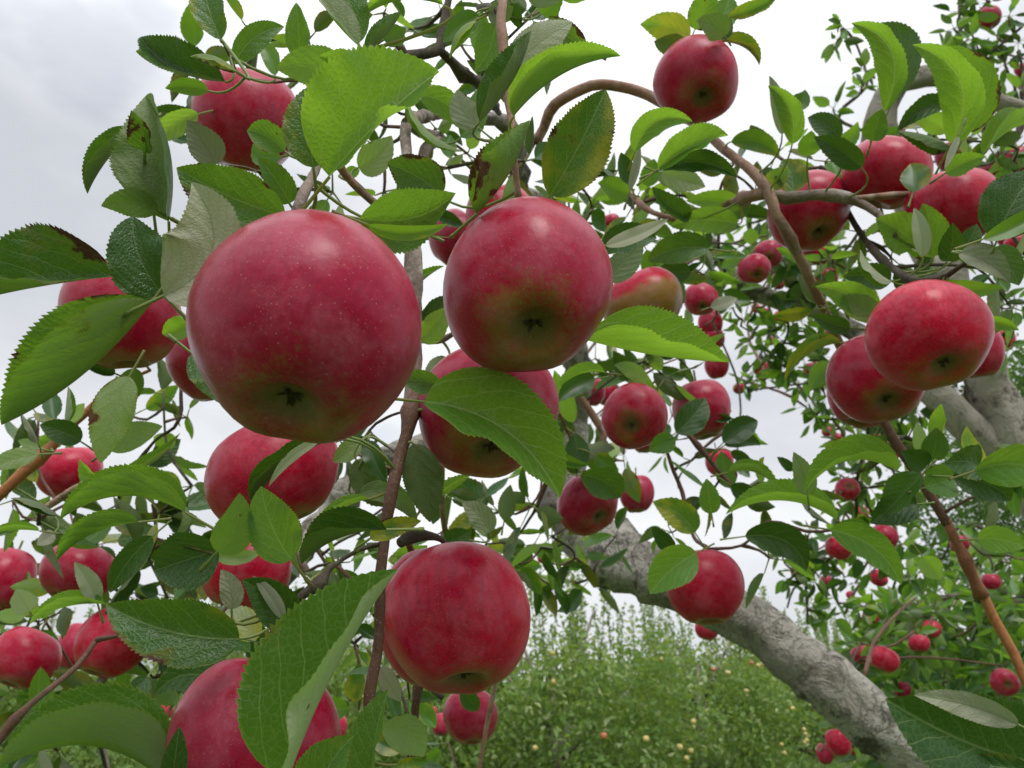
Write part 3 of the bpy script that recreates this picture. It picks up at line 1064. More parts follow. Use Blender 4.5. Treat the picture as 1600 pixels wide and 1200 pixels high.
BR1 = """
g limb  | 760 640 1.22 34 ; 700 672 1.22 42 ; 640 705 1.20 46 ; 565 742 1.18 50 ; 500 815 1.16 50 ; 430 910 1.12 48 ; 330 1010 1.10 42
w branch | 640 650 .43 22 ; 652 560 .45 23 ; 648 470 .46 22 ; 645 400 .47 22 ; 642 330 .50 20 ; 636 260 .54 19 ; 634 200 .56 20 ; 645 186 .60 20 ; 700 176 .95 18
t branch | 578 1150 .375 21 ; 578 1085 .378 22 ; 590 1000 .385 19 ; 596 900 .39 19 ; 602 850 .395 19 ; 612 780 .40 22 ; 632 700 .415 21 ; 645 645 .425 25 ; 652 610 .44 20
p branch | 790 -60 .50 19 ; 783 15 .47 18 ; 784 50 .46 19 ; 790 110 .45 16 ; 796 165 .44 15 ; 801 220 .43 13 ; 806 280 .43 12 ; 810 312 .43 15
p branch | 835 222 .88 20 ; 846 200 .88 18 ; 866 162 .86 21 ; 925 132 .84 20 ; 985 138 .84 19 ; 1030 157 .83 18 ; 1100 205 .78 16 ; 1165 258 .72 18 ; 1197 300 .70 22 ; 1210 335 .695 19 ; 1235 375 .70 17 ; 1270 450 .72 17 ; 1312 540 .76 15 ; 1360 620 .77 14
t branch | 1350 605 .77 14 ; 1400 690 .76 17 ; 1460 780 .75 17 ; 1482 818 .745 17
q branch | 1478 811 .745 16 ; 1500 855 .74 18 ; 1510 872 .737 25 ; 1522 900 .735 19 ; 1535 932 .733 18
o branch | 1530 920 .734 17 ; 1550 965 .73 18 ; 1582 1020 .72 18 ; 1600 1062 .71 15 ; 1640 1130 .70 13
w branch | 1190 298 .70 14 ; 1230 308 .70 15 ; 1268 304 .695 19 ; 1300 306 .695 15 ; 1325 311 .69 21 ; 1342 318 .69 15 ; 1375 336 .68 13 ; 1400 370 .67 10
p twig | 1330 311 .69 10 ; 1375 307 .69 10 ; 1420 303 .69 8
d branch | 1318 318 .77 10 ; 1345 365 .75 10 ; 1380 405 .70 11 ; 1425 440 .61 16 ; 1450 440 .595 18 ; 1480 432 .58 10 ; 1530 395 .56 6
p branch | 1200 300 .70 16 ; 1172 306 .72 20 ; 1140 318 .79 12 ; 1118 340 .80 20 ; 1095 346 .80 14 ; 1060 342 .81 12 ; 1020 330 .82 9 ; 1000 318 .84 14 ; 985 300 .86 8
d branch | 611 92 .62 14 ; 651 85 .63 16 ; 681 77 .64 19 ; 690 62 .65 16 ; 695 33 .66 12 ; 704 -10 .67 11 ; 712 -60 .7 12
d branch | 686 77 .64 15 ; 708 98 .66 17 ; 725 118 .68 19 ; 745 128 .70 14 ; 780 176 1.0 10
w twig | 598 50 .58 14 ; 614 62 .60 13 ; 634 82 .63 10
p twig | 584 76 .40 17 ; 574 100 .41 18 ; 560 150 .44 15 ; 545 200 .47 14 ; 530 260 .48 14 ; 600 330 .50 10 ; 645 360 .48 9
w branch | 648 196 .66 26 ; 665 210 .70 20 ; 684 216 .74 22 ; 703 236 .76 15
w branch | 690 216 .74 16 ; 672 226 .70 20 ; 662 246 .68 18 ; 655 290 .66 14
w branch | 462 336 .36 20 ; 474 305 .37 20 ; 490 275 .39 16 ; 510 230 .43 14 ; 545 190 .47 12
o branch | -60 815 .60 17 ; -10 778 .61 19 ; 35 736 .62 17 ; 76 700 .63 16 ; 100 676 .635 12 ; 130 648 .64 14 ; 175 604 .64 8 ; 235 578 .62 6
p branch | 60 800 .74 10 ; 86 783 .74 13 ; 122 762 .73 13 ; 170 744 .72 9 ; 200 742 .72 7 ; 270 760 .72 7
d twig | 300 540 .70 5 ; 283 600 .68 6 ; 283 640 .67 7 ; 272 668 .66 6 ; 240 690 .68 5 ; 200 742 .71 4
t twig | 345 62 .425 3 ; 362 95 .45 4 ; 376 116 .49 5 ; 420 128 .55 5 ; 480 130 .54 5 ; 545 195 .475 6
t twig | 300 176 .58 4 ; 340 150 .64 5 ; 420 128 .60 5
t branch | -20 1180 .62 15 ; 12 1138 .63 14 ; 38 1108 .64 11 ; 120 1040 .72 9 ; 150 1000 .74 8
w branch | 120 1130 .85 18 ; 145 1090 .86 16 ; 163 1055 .87 14 ; 210 1010 .9 11 ; 250 980 .95 10
t branch | 640 1230 .52 16 ; 646 1150 .52 16 ; 655 1062 .52 14 ; 660 1000 .53 12 ; 655 900 .52 10 ; 640 850 .48 12
d twig | 655 1065 .52 11 ; 676 1078 .515 10 ; 692 1090 .51 10
p branch | 740 1240 .92 10 ; 752 1180 .92 8 ; 765 1110 .92 9 ; 776 1060 .92 7 ; 790 980 .92 6
p branch | 898 610 1.02 9 ; 912 630 1.02 12 ; 932 658 1.02 14 ; 944 682 1.02 13 ; 934 705 1.02 10 ; 925 760 1.05 8
t twig | 872 640 .95 5 ; 890 680 .95 5 ; 900 720 .95 5
t branch | 1072 676 .90 8 ; 1100 708 .89 9 ; 1128 742 .88 8 ; 1160 775 .86 6
t branch | 1040 700 1.0 6 ; 1052 735 1.0 7 ; 1066 768 1.0 8 ; 1072 800 .98 6 ; 1085 840 .92 7 ; 1105 858 .85 8
t twig | 1105 858 .85 7 ; 1160 852 .84 5 ; 1200 815 .82 7 ; 1260 830 .80 6 ; 1300 828 .78 5
t branch | 835 800 .95 7 ; 850 765 .95 9 ; 858 740 .95 8 ; 872 700 1.0 6
p branch | 688 700 .62 8 ; 690 750 .64 10 ; 692 800 .66 11 ; 700 850 .70 9
d branch | 625 850 .42 17 ; 645 838 .43 19 ; 680 840 .44 14 ; 694 848 .45 10
d branch | 455 945 .37 14 ; 480 925 .37 18 ; 500 912 .37 22 ; 515 890 .38 10 ; 560 860 .39 8 ; 600 850 .395 10
w branch | 480 895 .70 14 ; 468 862 .72 12 ; 480 830 .8 10
d branch | 640 640 .44 5 ; 605 652 .46 5 ; 578 672 .47 5 ; 600 692 .45 4 ; 634 716 .42 4
d branch | 1280 262 .84 9 ; 1310 268 .83 10 ; 1345 255 .83 9 ; 1370 230 .83 8
d branch | 1340 258 .78 9 ; 1318 300 .78 14
w branch | 660 530 .52 14 ; 690 530 .50 13 ; 710 520 .48 8
d branch | 750 12 .60 12 ; 765 14 .56 16 ; 784 18 .47 14
t branch | 1350 1058 1.16 9 ; 1356 1035 1.18 7 ; 1368 1000 1.25 5 ; 1400 960 1.35 5 ; 1430 935 1.45 4
"""
for ln in BR1.strip().splitlines():
    head, rows = ln.split('|')
    bk, nm = head.split()
    ctrl = [tuple(float(v) for v in r.split()) for r in rows.split(';')]
    wmax = max(r[3] for r in ctrl)
    T1.branch(nm, ctrl, BARKS[bk], 16 if wmax > 30 else 10 if wmax > 12 else 7, 0.006 if ctrl[0][2] < 0.6 else 0.010, 0.15)

# ------------------------------------------------------------------ the apple tree behind it: wood
FOOT2 = ground_point(1.75, 2.05)
T2 = Tree('apple_tree', FOOT2, 'apple tree behind on the right with a mottled grey forked trunk and small red apples', 'tree')
_l = [(*P(x, y, d), 0.5 * 0.86 * w * d / FPX) for x, y, d, w in [
    (1760, 980, 1.98, 104), (1690, 860, 1.94, 98), (1630, 760, 1.90, 92), (1590, 690, 1.90, 86), (1560, 630, 1.91, 76), (1535, 570, 1.93, 70), (1505, 490, 1.95, 64), (1460, 400, 2.0, 60),
    (1415, 300, 2.02, 52), (1388, 225, 2.02, 48), (1396, 165, 2.0, 46), (1428, 132, 1.98, 40), (1480, 126, 1.96, 36), (1540, 150, 1.95, 34), (1610, 172, 1.95, 32), (1720, 180, 1.95, 28)]]
_l = [(FOOT2[0], FOOT2[1], FOOT2[2] - 0.15, 0.095), (FOOT2[0], FOOT2[1], 0.4, 0.082), (1.55, 1.98, 0.85, 0.08)] + _l
T2.branch3('trunk', _l, M_GREY_FAR, 24, 0.03, 0.16)
BR2 = """
f limb | 1625 770 1.93 60 ; 1572 725 1.92 62 ; 1540 692 1.92 64 ; 1500 655 1.92 58 ; 1455 608 1.94 50 ; 1400 565 2.0 40 ; 1330 515 2.1 34 ; 1262 478 2.15 28 ; 1205 465 2.15 30 ; 1158 438 2.15 28 ; 1120 395 2.15 24 ; 1080 340 2.1 20
f branch | 1262 478 2.15 14 ; 1240 445 2.1 22 ; 1222 420 2.05 22 ; 1200 390 2.0 14
d branch | 1205 468 2.15 8 ; 1232 500 2.2 5 ; 1226 535 2.25 4 ; 1200 560 2.3 4 ; 1180 580 2.35 3
d branch | 1212 515 2.2 4 ; 1180 520 2.25 4 ; 1158 510 2.3 3
d branch | 1125 345 1.9 5 ; 1122 385 1.92 7 ; 1132 420 1.95 6 ; 1130 450 1.95 4
d branch | 1420 590 2.0 10 ; 1360 620 2.1 7 ; 1300 600 2.2 5 ; 1250 600 2.4 4 ; 1170 610 2.6 3
d branch | 1400 580 2.0 8 ; 1350 640 2.1 6 ; 1300 655 2.3 4 ; 1275 650 2.4 3
d branch | 1360 620 2.1 6 ; 1355 690 2.2 6 ; 1340 750 2.3 6 ; 1335 810 2.4 6 ; 1300 870 2.5 5 ; 1262 900 2.6 5 ; 1262 975 2.7 4
d branch | 1340 750 2.3 5 ; 1375 830 2.4 5 ; 1405 880 2.45 5 ; 1395 920 2.5 4
d branch | 1310 860 2.5 4 ; 1300 920 2.6 4 ; 1320 960 2.7 3
f branch | 1262 905 2.6 4 ; 1240 920 2.6 4 ; 1230 950 2.6 3
d branch | 1480 126 1.96 9 ; 1502 80 2.1 6 ; 1500 30 2.2 5 ; 1498 -40 2.3 5
d branch | 1390 220 2.0 6 ; 1310 185 2.1 6 ; 1340 150 2.1 6 ; 1356 125 2.15 5 ; 1335 62 2.2 4 ; 1315 45 2.2 4
d branch | 1620 20 2.1 5 ; 1570 65 2.1 5 ; 1545 82 2.1 4 ; 1532 100 2.1 4
d branch | 1610 172 1.95 9 ; 1590 215 1.9 7 ; 1560 250 1.85 6 ; 1530 260 1.8 5
d branch | 1590 215 1.9 6 ; 1600 120 2.0 5 ; 1590 80 2.0 4
d branch | 1570 700 1.9 7 ; 1510 620 2.0 5 ; 1515 600 2.0 4
d branch | 1630 440 1.5 9 ; 1590 380 1.5 7 ; 1560 340 1.5 6
d branch | 1500 510 1.9 8 ; 1560 530 1.7 8 ; 1580 500 1.65 6
"""
for ln in BR2.strip().splitlines():
    head, rows = ln.split('|')
    bk, nm = head.split()
    ctrl = [tuple(float(v) for v in r.split()) for r in rows.split(';')]
    T2.branch(nm, ctrl, BARKS[bk], 18 if ctrl[0][3] > 30 else 7, 0.03, 0.14)

# ------------------------------------------------------------------ a third, bushy apple tree low on the right
FOOT3 = ground_point(3.05, 3.9)
T3 = Tree('apple_tree', FOOT3, 'bushy leafy apple tree low on the right beyond the grey slanting limb', 'tree')
_m = [(FOOT3[0], FOOT3[1], FOOT3[2] - 0.1, 0.07), (FOOT3[0], FOOT3[1], 0.5, 0.06), (FOOT3[0] - 0.1, FOOT3[1] - 0.05, 1.1, 0.05), (FOOT3[0] - 0.2, FOOT3[1], 1.9, 0.03), (FOOT3[0] - 0.1, FOOT3[1] + 0.1, 2.6, 0.012)]
T3.branch3('trunk', _m, M_GREY_FAR, 14, 0.05, 0.14)
for ctrl in ([(1660, 960, 3.75, 16), (1560, 940, 3.6, 13), (1480, 935, 3.5, 10), (1400, 960, 3.4, 7), (1350, 1020, 3.35, 5)],
             [(1660, 1040, 3.75, 15), (1580, 1090, 3.6, 11), (1480, 1100, 3.5, 8), (1400, 1090, 3.45, 5)],
             [(1660, 1120, 3.8, 14), (1560, 1180, 3.6, 10), (1420, 1200, 3.5, 8), (1320, 1160, 3.4, 5), (1285, 1150, 3.4, 4)],
             [(1650, 900, 3.8, 14), (1580, 850, 3.7, 9), (1520, 820, 3.7, 6), (1490, 830, 3.7, 5)]):
    T3.branch('branch', ctrl, M_DARK, 8, 0.05, 0.14)


# ------------------------------------------------------------------ apples
RED1, RED2, RED3 = 'red apples on the near tree', 'small red apples on the tree behind', 'red apples on the bushy tree low on the right'
APPLES = """
1 479 511 178 179 -.09 .63 .078 .10 | largest apple, deep red with an open brown eye, hanging in front of all the others
1 825 446 133.5 136 .08 .43 .078 .28 | large red apple with a dimpled cheek and greenish eye, right of the largest apple
1 764 642 110 104 .05 .60 .078 .30 | red apple half covered by a big drooping leaf, with a russet scar round its eye
1 385 190 82 76 .02 .84 .078 .20 | pinkish red apple high on the upper left under curled leaves
1 1086 126 65.5 64 .13 .42 .078 .08 | rosy apple alone against the white sky at the top, above the arching twig
1 713 964 116 114 .12 .78 .080 .05 | glossy dark red apple hanging lowest in the centre, beside the reddish twig
1 694 962 104 104 .0 .9 .076 .10 | apple hidden behind the glossy low apple, showing only a sliver on its left
1 400 1170 131 131 -.1 .9 .080 .05 | large red apple cut off by the bottom edge, behind the biggest upright leaf
1 189 492 88 87 .25 .80 .078 .45 | dull red apple at the left behind a long folded leaf
1 338 560 74 70 .2 .85 .076 .20 | apple mostly hidden behind the left edge of the largest apple
1 426 738 99 88 .45 .80 .078 .38 | red apple with a brownish shaded side just below the largest apple
1 384 890 69 66 -.2 .85 .078 .10 | dark red apple under the round leaf and behind a pale torn leaf
1 786 350 58 62 - - .074 .05 | apple peeping out above the dimpled large apple, behind the hanging twig
1 724 378 54 46 - - .074 .05 | shaded apple left of the dimpled large apple, behind the green stalk
1 1003 474 63 45 .30 .82 .076 3.2 | tan and dull red apple seen from the side, right of the dimpled large apple
1 1095 467 27 26 .05 .50 .072 .05 | small bright red apple just right of the tan apple
1 1110 506 19 22 - - .068 .05 | upper of two dark red apples stacked below the tan apple's right side
1 1113 529 19 19 - - .068 .05 | lower of two dark red apples stacked below the tan apple's right side
1 1120 572 19 20 - - .068 .08 | red apple hanging under the tip of the bright green pointed leaf
1 991 650 52 51 -.10 .30 .076 .05 | round pinkish red apple with a dark central eye, right of centre against the leaves
1 1006 684 22 24 - - .070 .50 | greenish apple bottom showing beneath the round pinkish apple
1 1096 641 45 47 .1 .93 .076 .42 | pink apple with a green base behind a dark leaf, right of the round pinkish apple
1 925 612 21 23 - - .072 .05 | shaded apple at the far left behind the round pinkish apple
1 950 614 19 26 - - .072 .05 | shaded apple tucked against the upper left of the round pinkish apple
1 918 787 48 46 .38 .46 .076 .12 | apple capped by a blue-green leaf with its eye low on the right
1 995 772 27.5 29 .0 .93 .070 .15 | small pink-red apple touching the leaf-capped apple on its right
1 1124 722 22 22 - - .068 .00 | small dark red apple crossed by a thin twig, in the white gap right of centre
1 1102 918 60 57 .05 .97 .078 .14 | red apple with a green base hanging in front of the grey slanting limb
1 1104 984 18 16 - - .070 .12 | apple peeping out below the grey limb, under the red apple that hangs before it
1 1385 270 65 52 -.45 .70 .078 .06 | rosy lopsided apple at upper right with a small leaf lying on it
1 1263 331 62 58 .22 .62 .078 .12 | dark red apple behind the horizontal lichen-spotted twig
1 1489 325 70 49 - - .078 .02 | broad pink apple above the cluster of small upright leaves at the right
1 1450 523 91 75 .19 .62 .080 .12 | broad red apple with a dark eye, in front of its touching pair at the right
1 1370 590 74 70 .16 .56 .078 .12 | dusky red apple just below and left of the broad red apple
1 1350 610 55 58 - - .076 .20 | apple almost hidden behind the dusky red apple, showing a thin lower rim
1 1524 548 40 46 - - .076 .22 | apple half hidden behind the right side of the broad red apple
1 1566 532 19 19 - - .074 .05 | dark apple in shade beyond the right side of the broad red apple
1 1484 246 21 26 - - .074 .0 | purplish apple in shade behind the pale leaf stalks at upper right
1 108 738 47.5 37 - - .076 .05 | pink apple on the far left behind the orange-brown twig
1 6 905 44 48 - - .076 .05 | upper red apple cut by the left edge of the picture
1 123 894 55 43 - - .078 .02 | red apple at left crossed by narrow upright leaves
1 41 1028 49 47 -.3 .88 .078 .28 | pink to orange apple low at the left edge
1 178 1004 55 54 -.35 .84 .078 .20 | red apple tucked under the broad dark leaf at lower left
1 124 1010 33 46 - - .076 .05 | apple behind and left of the one under the broad dark leaf
1 735 1120 43 40 .1 .95 .076 .12 | apple below the glossy low apple with a dark leaf tip hanging across its top
1 690 1132 15 20 - - .070 .05 | small red apple left of the one below the glossy low apple
1 676 1114 8 12 - - .060 .05 | tiny red apple farthest left of those below the glossy low apple
1 219 1118 13 14 - - .066 .15 | small orange-red apple in the shaded leaves at lower left
1 257 1111 13 19 - - .068 .10 | oval pink apple in the leaves left of the apple cut by the bottom edge
1 138 1128 17 18 - - .070 .45 | dull peach apple behind the twig fork at lower left
1 520 1140 22 36 - - .074 .02 | apple showing red between the biggest upright leaf and the pointed leaf beside it
1 818 893 13 24 - - .070 .05 | dark apple peeping out at the right shoulder of the glossy low apple
1 852 868 13 16 - - .066 .02 | small red apple in the leaves left of the grey limb's rough knot
1 955 348 15 14 - - .068 .02 | pale pink apple in the leaves right of the dimpled large apple
1 1018 418 11 12 - - .062 .02 | pink apple tip above the tan apple
1 1142 340 14 26 - - .072 .02 | pinkish apple behind the lichen-covered kink of the twig
1 912 880 8 9 - - .060 .3 | very small dull apple under the rough knot of the grey limb
2 1178 420 26 23 .15 .45 .070 .10 | lower left apple of the pair hanging before the pale curved limb
2 1200 397 24 21 .0 .35 .070 .02 | upper right apple of the pair hanging before the pale curved limb
2 1215 441 11 13 - - .062 .02 | small red apple at the cut stub of the pale curved limb
2 1236 408 14 11 - - .066 .02 | shaded apple half hidden right of the pair on the pale curved limb
2 1276 398 21 15 - - .070 .0 | pink apple just under the dark red apple of the lichen-spotted twig
2 1302 396 13 12 - - .066 .0 | pink apple showing right of the ones under the lichen-spotted twig
2 1290 434 19 16 - - .070 .0 | bright pink apple right of the reddish twig and left of folded leaves
2 1312 420 14 11 - - .066 .0 | small pink apple just above the folded leaves at the reddish twig
2 1266 453 8 22 - - .066 .05 | dark apple sliver behind the reddish twig
2 1181 482 7 10 - - .060 .05 | small dark red apple just below the pale curved limb
2 1195 488 8 8 - - .060 .02 | pinkish apple touching the small dark one below the pale curved limb
2 1222 496 14 11 - - .066 .02 | dull red apple in the twigs under the end of the pale curved limb
2 1190 577 13.5 13 - - .066 .05 | round dark red apple hanging free against the sky under the bent sprays
2 1155 607 10 9 - - .060 .40 | brownish apple in the small leaf tuft at the sky's middle
2 1204 533 7 7 - - .060 .02 | tiny pink apple among the sprays under the pale curved limb
2 1293 523 13 8 - - .062 .02 | bright pink apple tip above the yellow leaf
2 1268 577 13 11 - - .062 .02 | dark red apple behind the lower edge of the yellow leaf
2 1247 611 6 6 - - .055 .45 | tiny brown apple below the yellow leaf
2 1293 674 9 8 - - .060 .05 | dark apple at the left end of the string of fruit below the dusky red apple
2 1309 685 11 9 - - .060 .05 | second dark apple from the left in the string of fruit below the dusky red apple
2 1366 687 11 9 - - .062 .02 | dark red apple close under the rim of the dusky red apple
2 1349 700 9 10 - - .060 .02 | round red apple below the string of fruit, above the broad bright leaf
2 1384 707 19 17 .0 .2 .068 .02 | rosy apple with its eye showing, above the broad bright leaf at the right
2 1324 764 19 17 .2 -.2 .068 .02 | rosy apple just under the broad bright leaf at the right
2 1306 802 8 11 - - .060 .02 | oval red apple left of the two below the broad bright leaf
2 1330 795 9 12 - - .060 .0 | pink apple between two red ones below the broad bright leaf
2 1345 803 12 12 - - .062 .05 | dark red apple lowest of three below the broad bright leaf
2 1381 840 22 18 .1 .3 .070 .02 | pinkish apple below the drooping heart-shaped leaf
2 1310 856 20 14 - - .068 .02 | shaded dark red apple above the long curved leaf at the lower right
2 1244 894 9 14 - - .060 .02 | red apple at the left end of the hanging sprays over the grey limb
2 1292 907 9 12 - - .060 .05 | dark red apple by a pale leaf in the sprays over the grey limb
2 1372 903 14 14 - - .064 .02 | dark apple under the tip of the long curved leaf at the lower right
2 1266 885 8 6 - - .055 .02 | tiny pink apple above the sprays over the grey limb
2 1328 930 6 13 - - .055 .05 | narrow reddish apple in shade in the sprays over the grey limb
2 1545 28 18 18 - - .070 .05 | dusky purple apple near the top right corner
2 1535 107 13 13 - - .066 .02 | small pink apple behind the tip of the tall crescent leaf
2 1596 110 10 12 - - .066 .02 | upper dark apple at the right edge near the top
2 1602 132 10 13 - - .066 .02 | lower dark apple at the right edge near the top
2 1550 206 14 13 - - .068 .0 | pale pink apple above the bright leaves at the upper right
2 1553 269 23 20 - - .072 .05 | dark maroon apple in shade right of the tall crescent leaves
2 1588 250 20 21 - - .072 .02 | dark red apple at the right edge below the bright folded leaf
2 1503 240 9 12 - - .064 .0 | pinkish apple behind the pale stalks, smallest of those at upper right
2 1586 381 16 14 - - .070 .02 | pink-red apple at the right edge under the big dark leaf
2 1572 372 14 14 - - .070 .05 | dark apple beside the pink-red one at the right edge under the big dark leaf
2 1560 452 12 8 - - .066 .05 | shaded apple under the pale olive leaf at the right
2 1517 625 8 11 - - .060 .02 | small red apple against the mottled grey trunk
3 1500 850 14 14 - - .070 .0 | pink apple behind the knot of the orange-brown twig
3 1549 909 14 12 - - .070 .0 | pink apple just right of the orange-brown twig
3 1362 968 12 13 - - .068 .02 | bright red apple above the lower grey limb, alone among leaves
3 1434 982 13 13 - - .068 .02 | left upper apple of three clustered over the grey limb
3 1456 983 14 14 - - .070 .02 | right upper apple of three clustered over the grey limb
3 1436 1006 16 14 - - .070 .06 | lowest and darkest apple of three clustered over the grey limb
3 1346 1023 16 12 - - .070 .0 | shaded apple left of the bright one resting against the grey limb's top edge
3 1382 1030 22 20 - - .074 .0 | bright red apple right against the grey limb's top edge
3 1410 1078 13 12 - - .070 .02 | apple tip showing just above the pale folded leaf at the lower right
3 1570 1066 21 19 .2 .2 .074 .02 | red apple at the far right below the orange-brown twig
3 1310 1160 19 20 - - .072 .02 | middle apple of three in the gap under the grey limb
3 1289 1178 13 18 - - .072 .02 | left apple of three in the gap under the grey limb
3 1335 1167 12 14 - - .070 .02 | right apple of three in the gap under the grey limb
"""
TREES = {'1': T1, '2': T2, '3': T3}
GRP = {'1': RED1, '2': RED2, '3': RED3}
SPRAYS = []
FRUIT = []
EXTRA = {6: 0.05, 9: 0.06, 34: 0.06, 35: 0.10}
for i, ln in enumerate(APPLES.strip().splitlines()):
    nums, lab = ln.split('|')
    f = nums.split()
    cx, cy, rx, ry = map(float, f[1:5])
    eye = None if f[5] == '-' else (float(f[5]), float(f[6]))
    ex = EXTRA.get(i, 0.0)
    if f[0] == '3':
        ex = random.Random(i).uniform(-0.05, 0.2)
    apple(i, cx, cy, rx, ry, eye, float(f[7]), float(f[8]), lab.strip(), TREES[f[0]], GRP[f[0]], 0.0)
    FRUIT.append((f[0], cx, cy, rx, float(f[7]) * FPX / (2 * rx)))
    if f[0] != '1':
        SPRAYS.append((TREES[f[0]], cx, cy - 1.15 * ry, float(f[7]) * FPX / (2 * rx)))

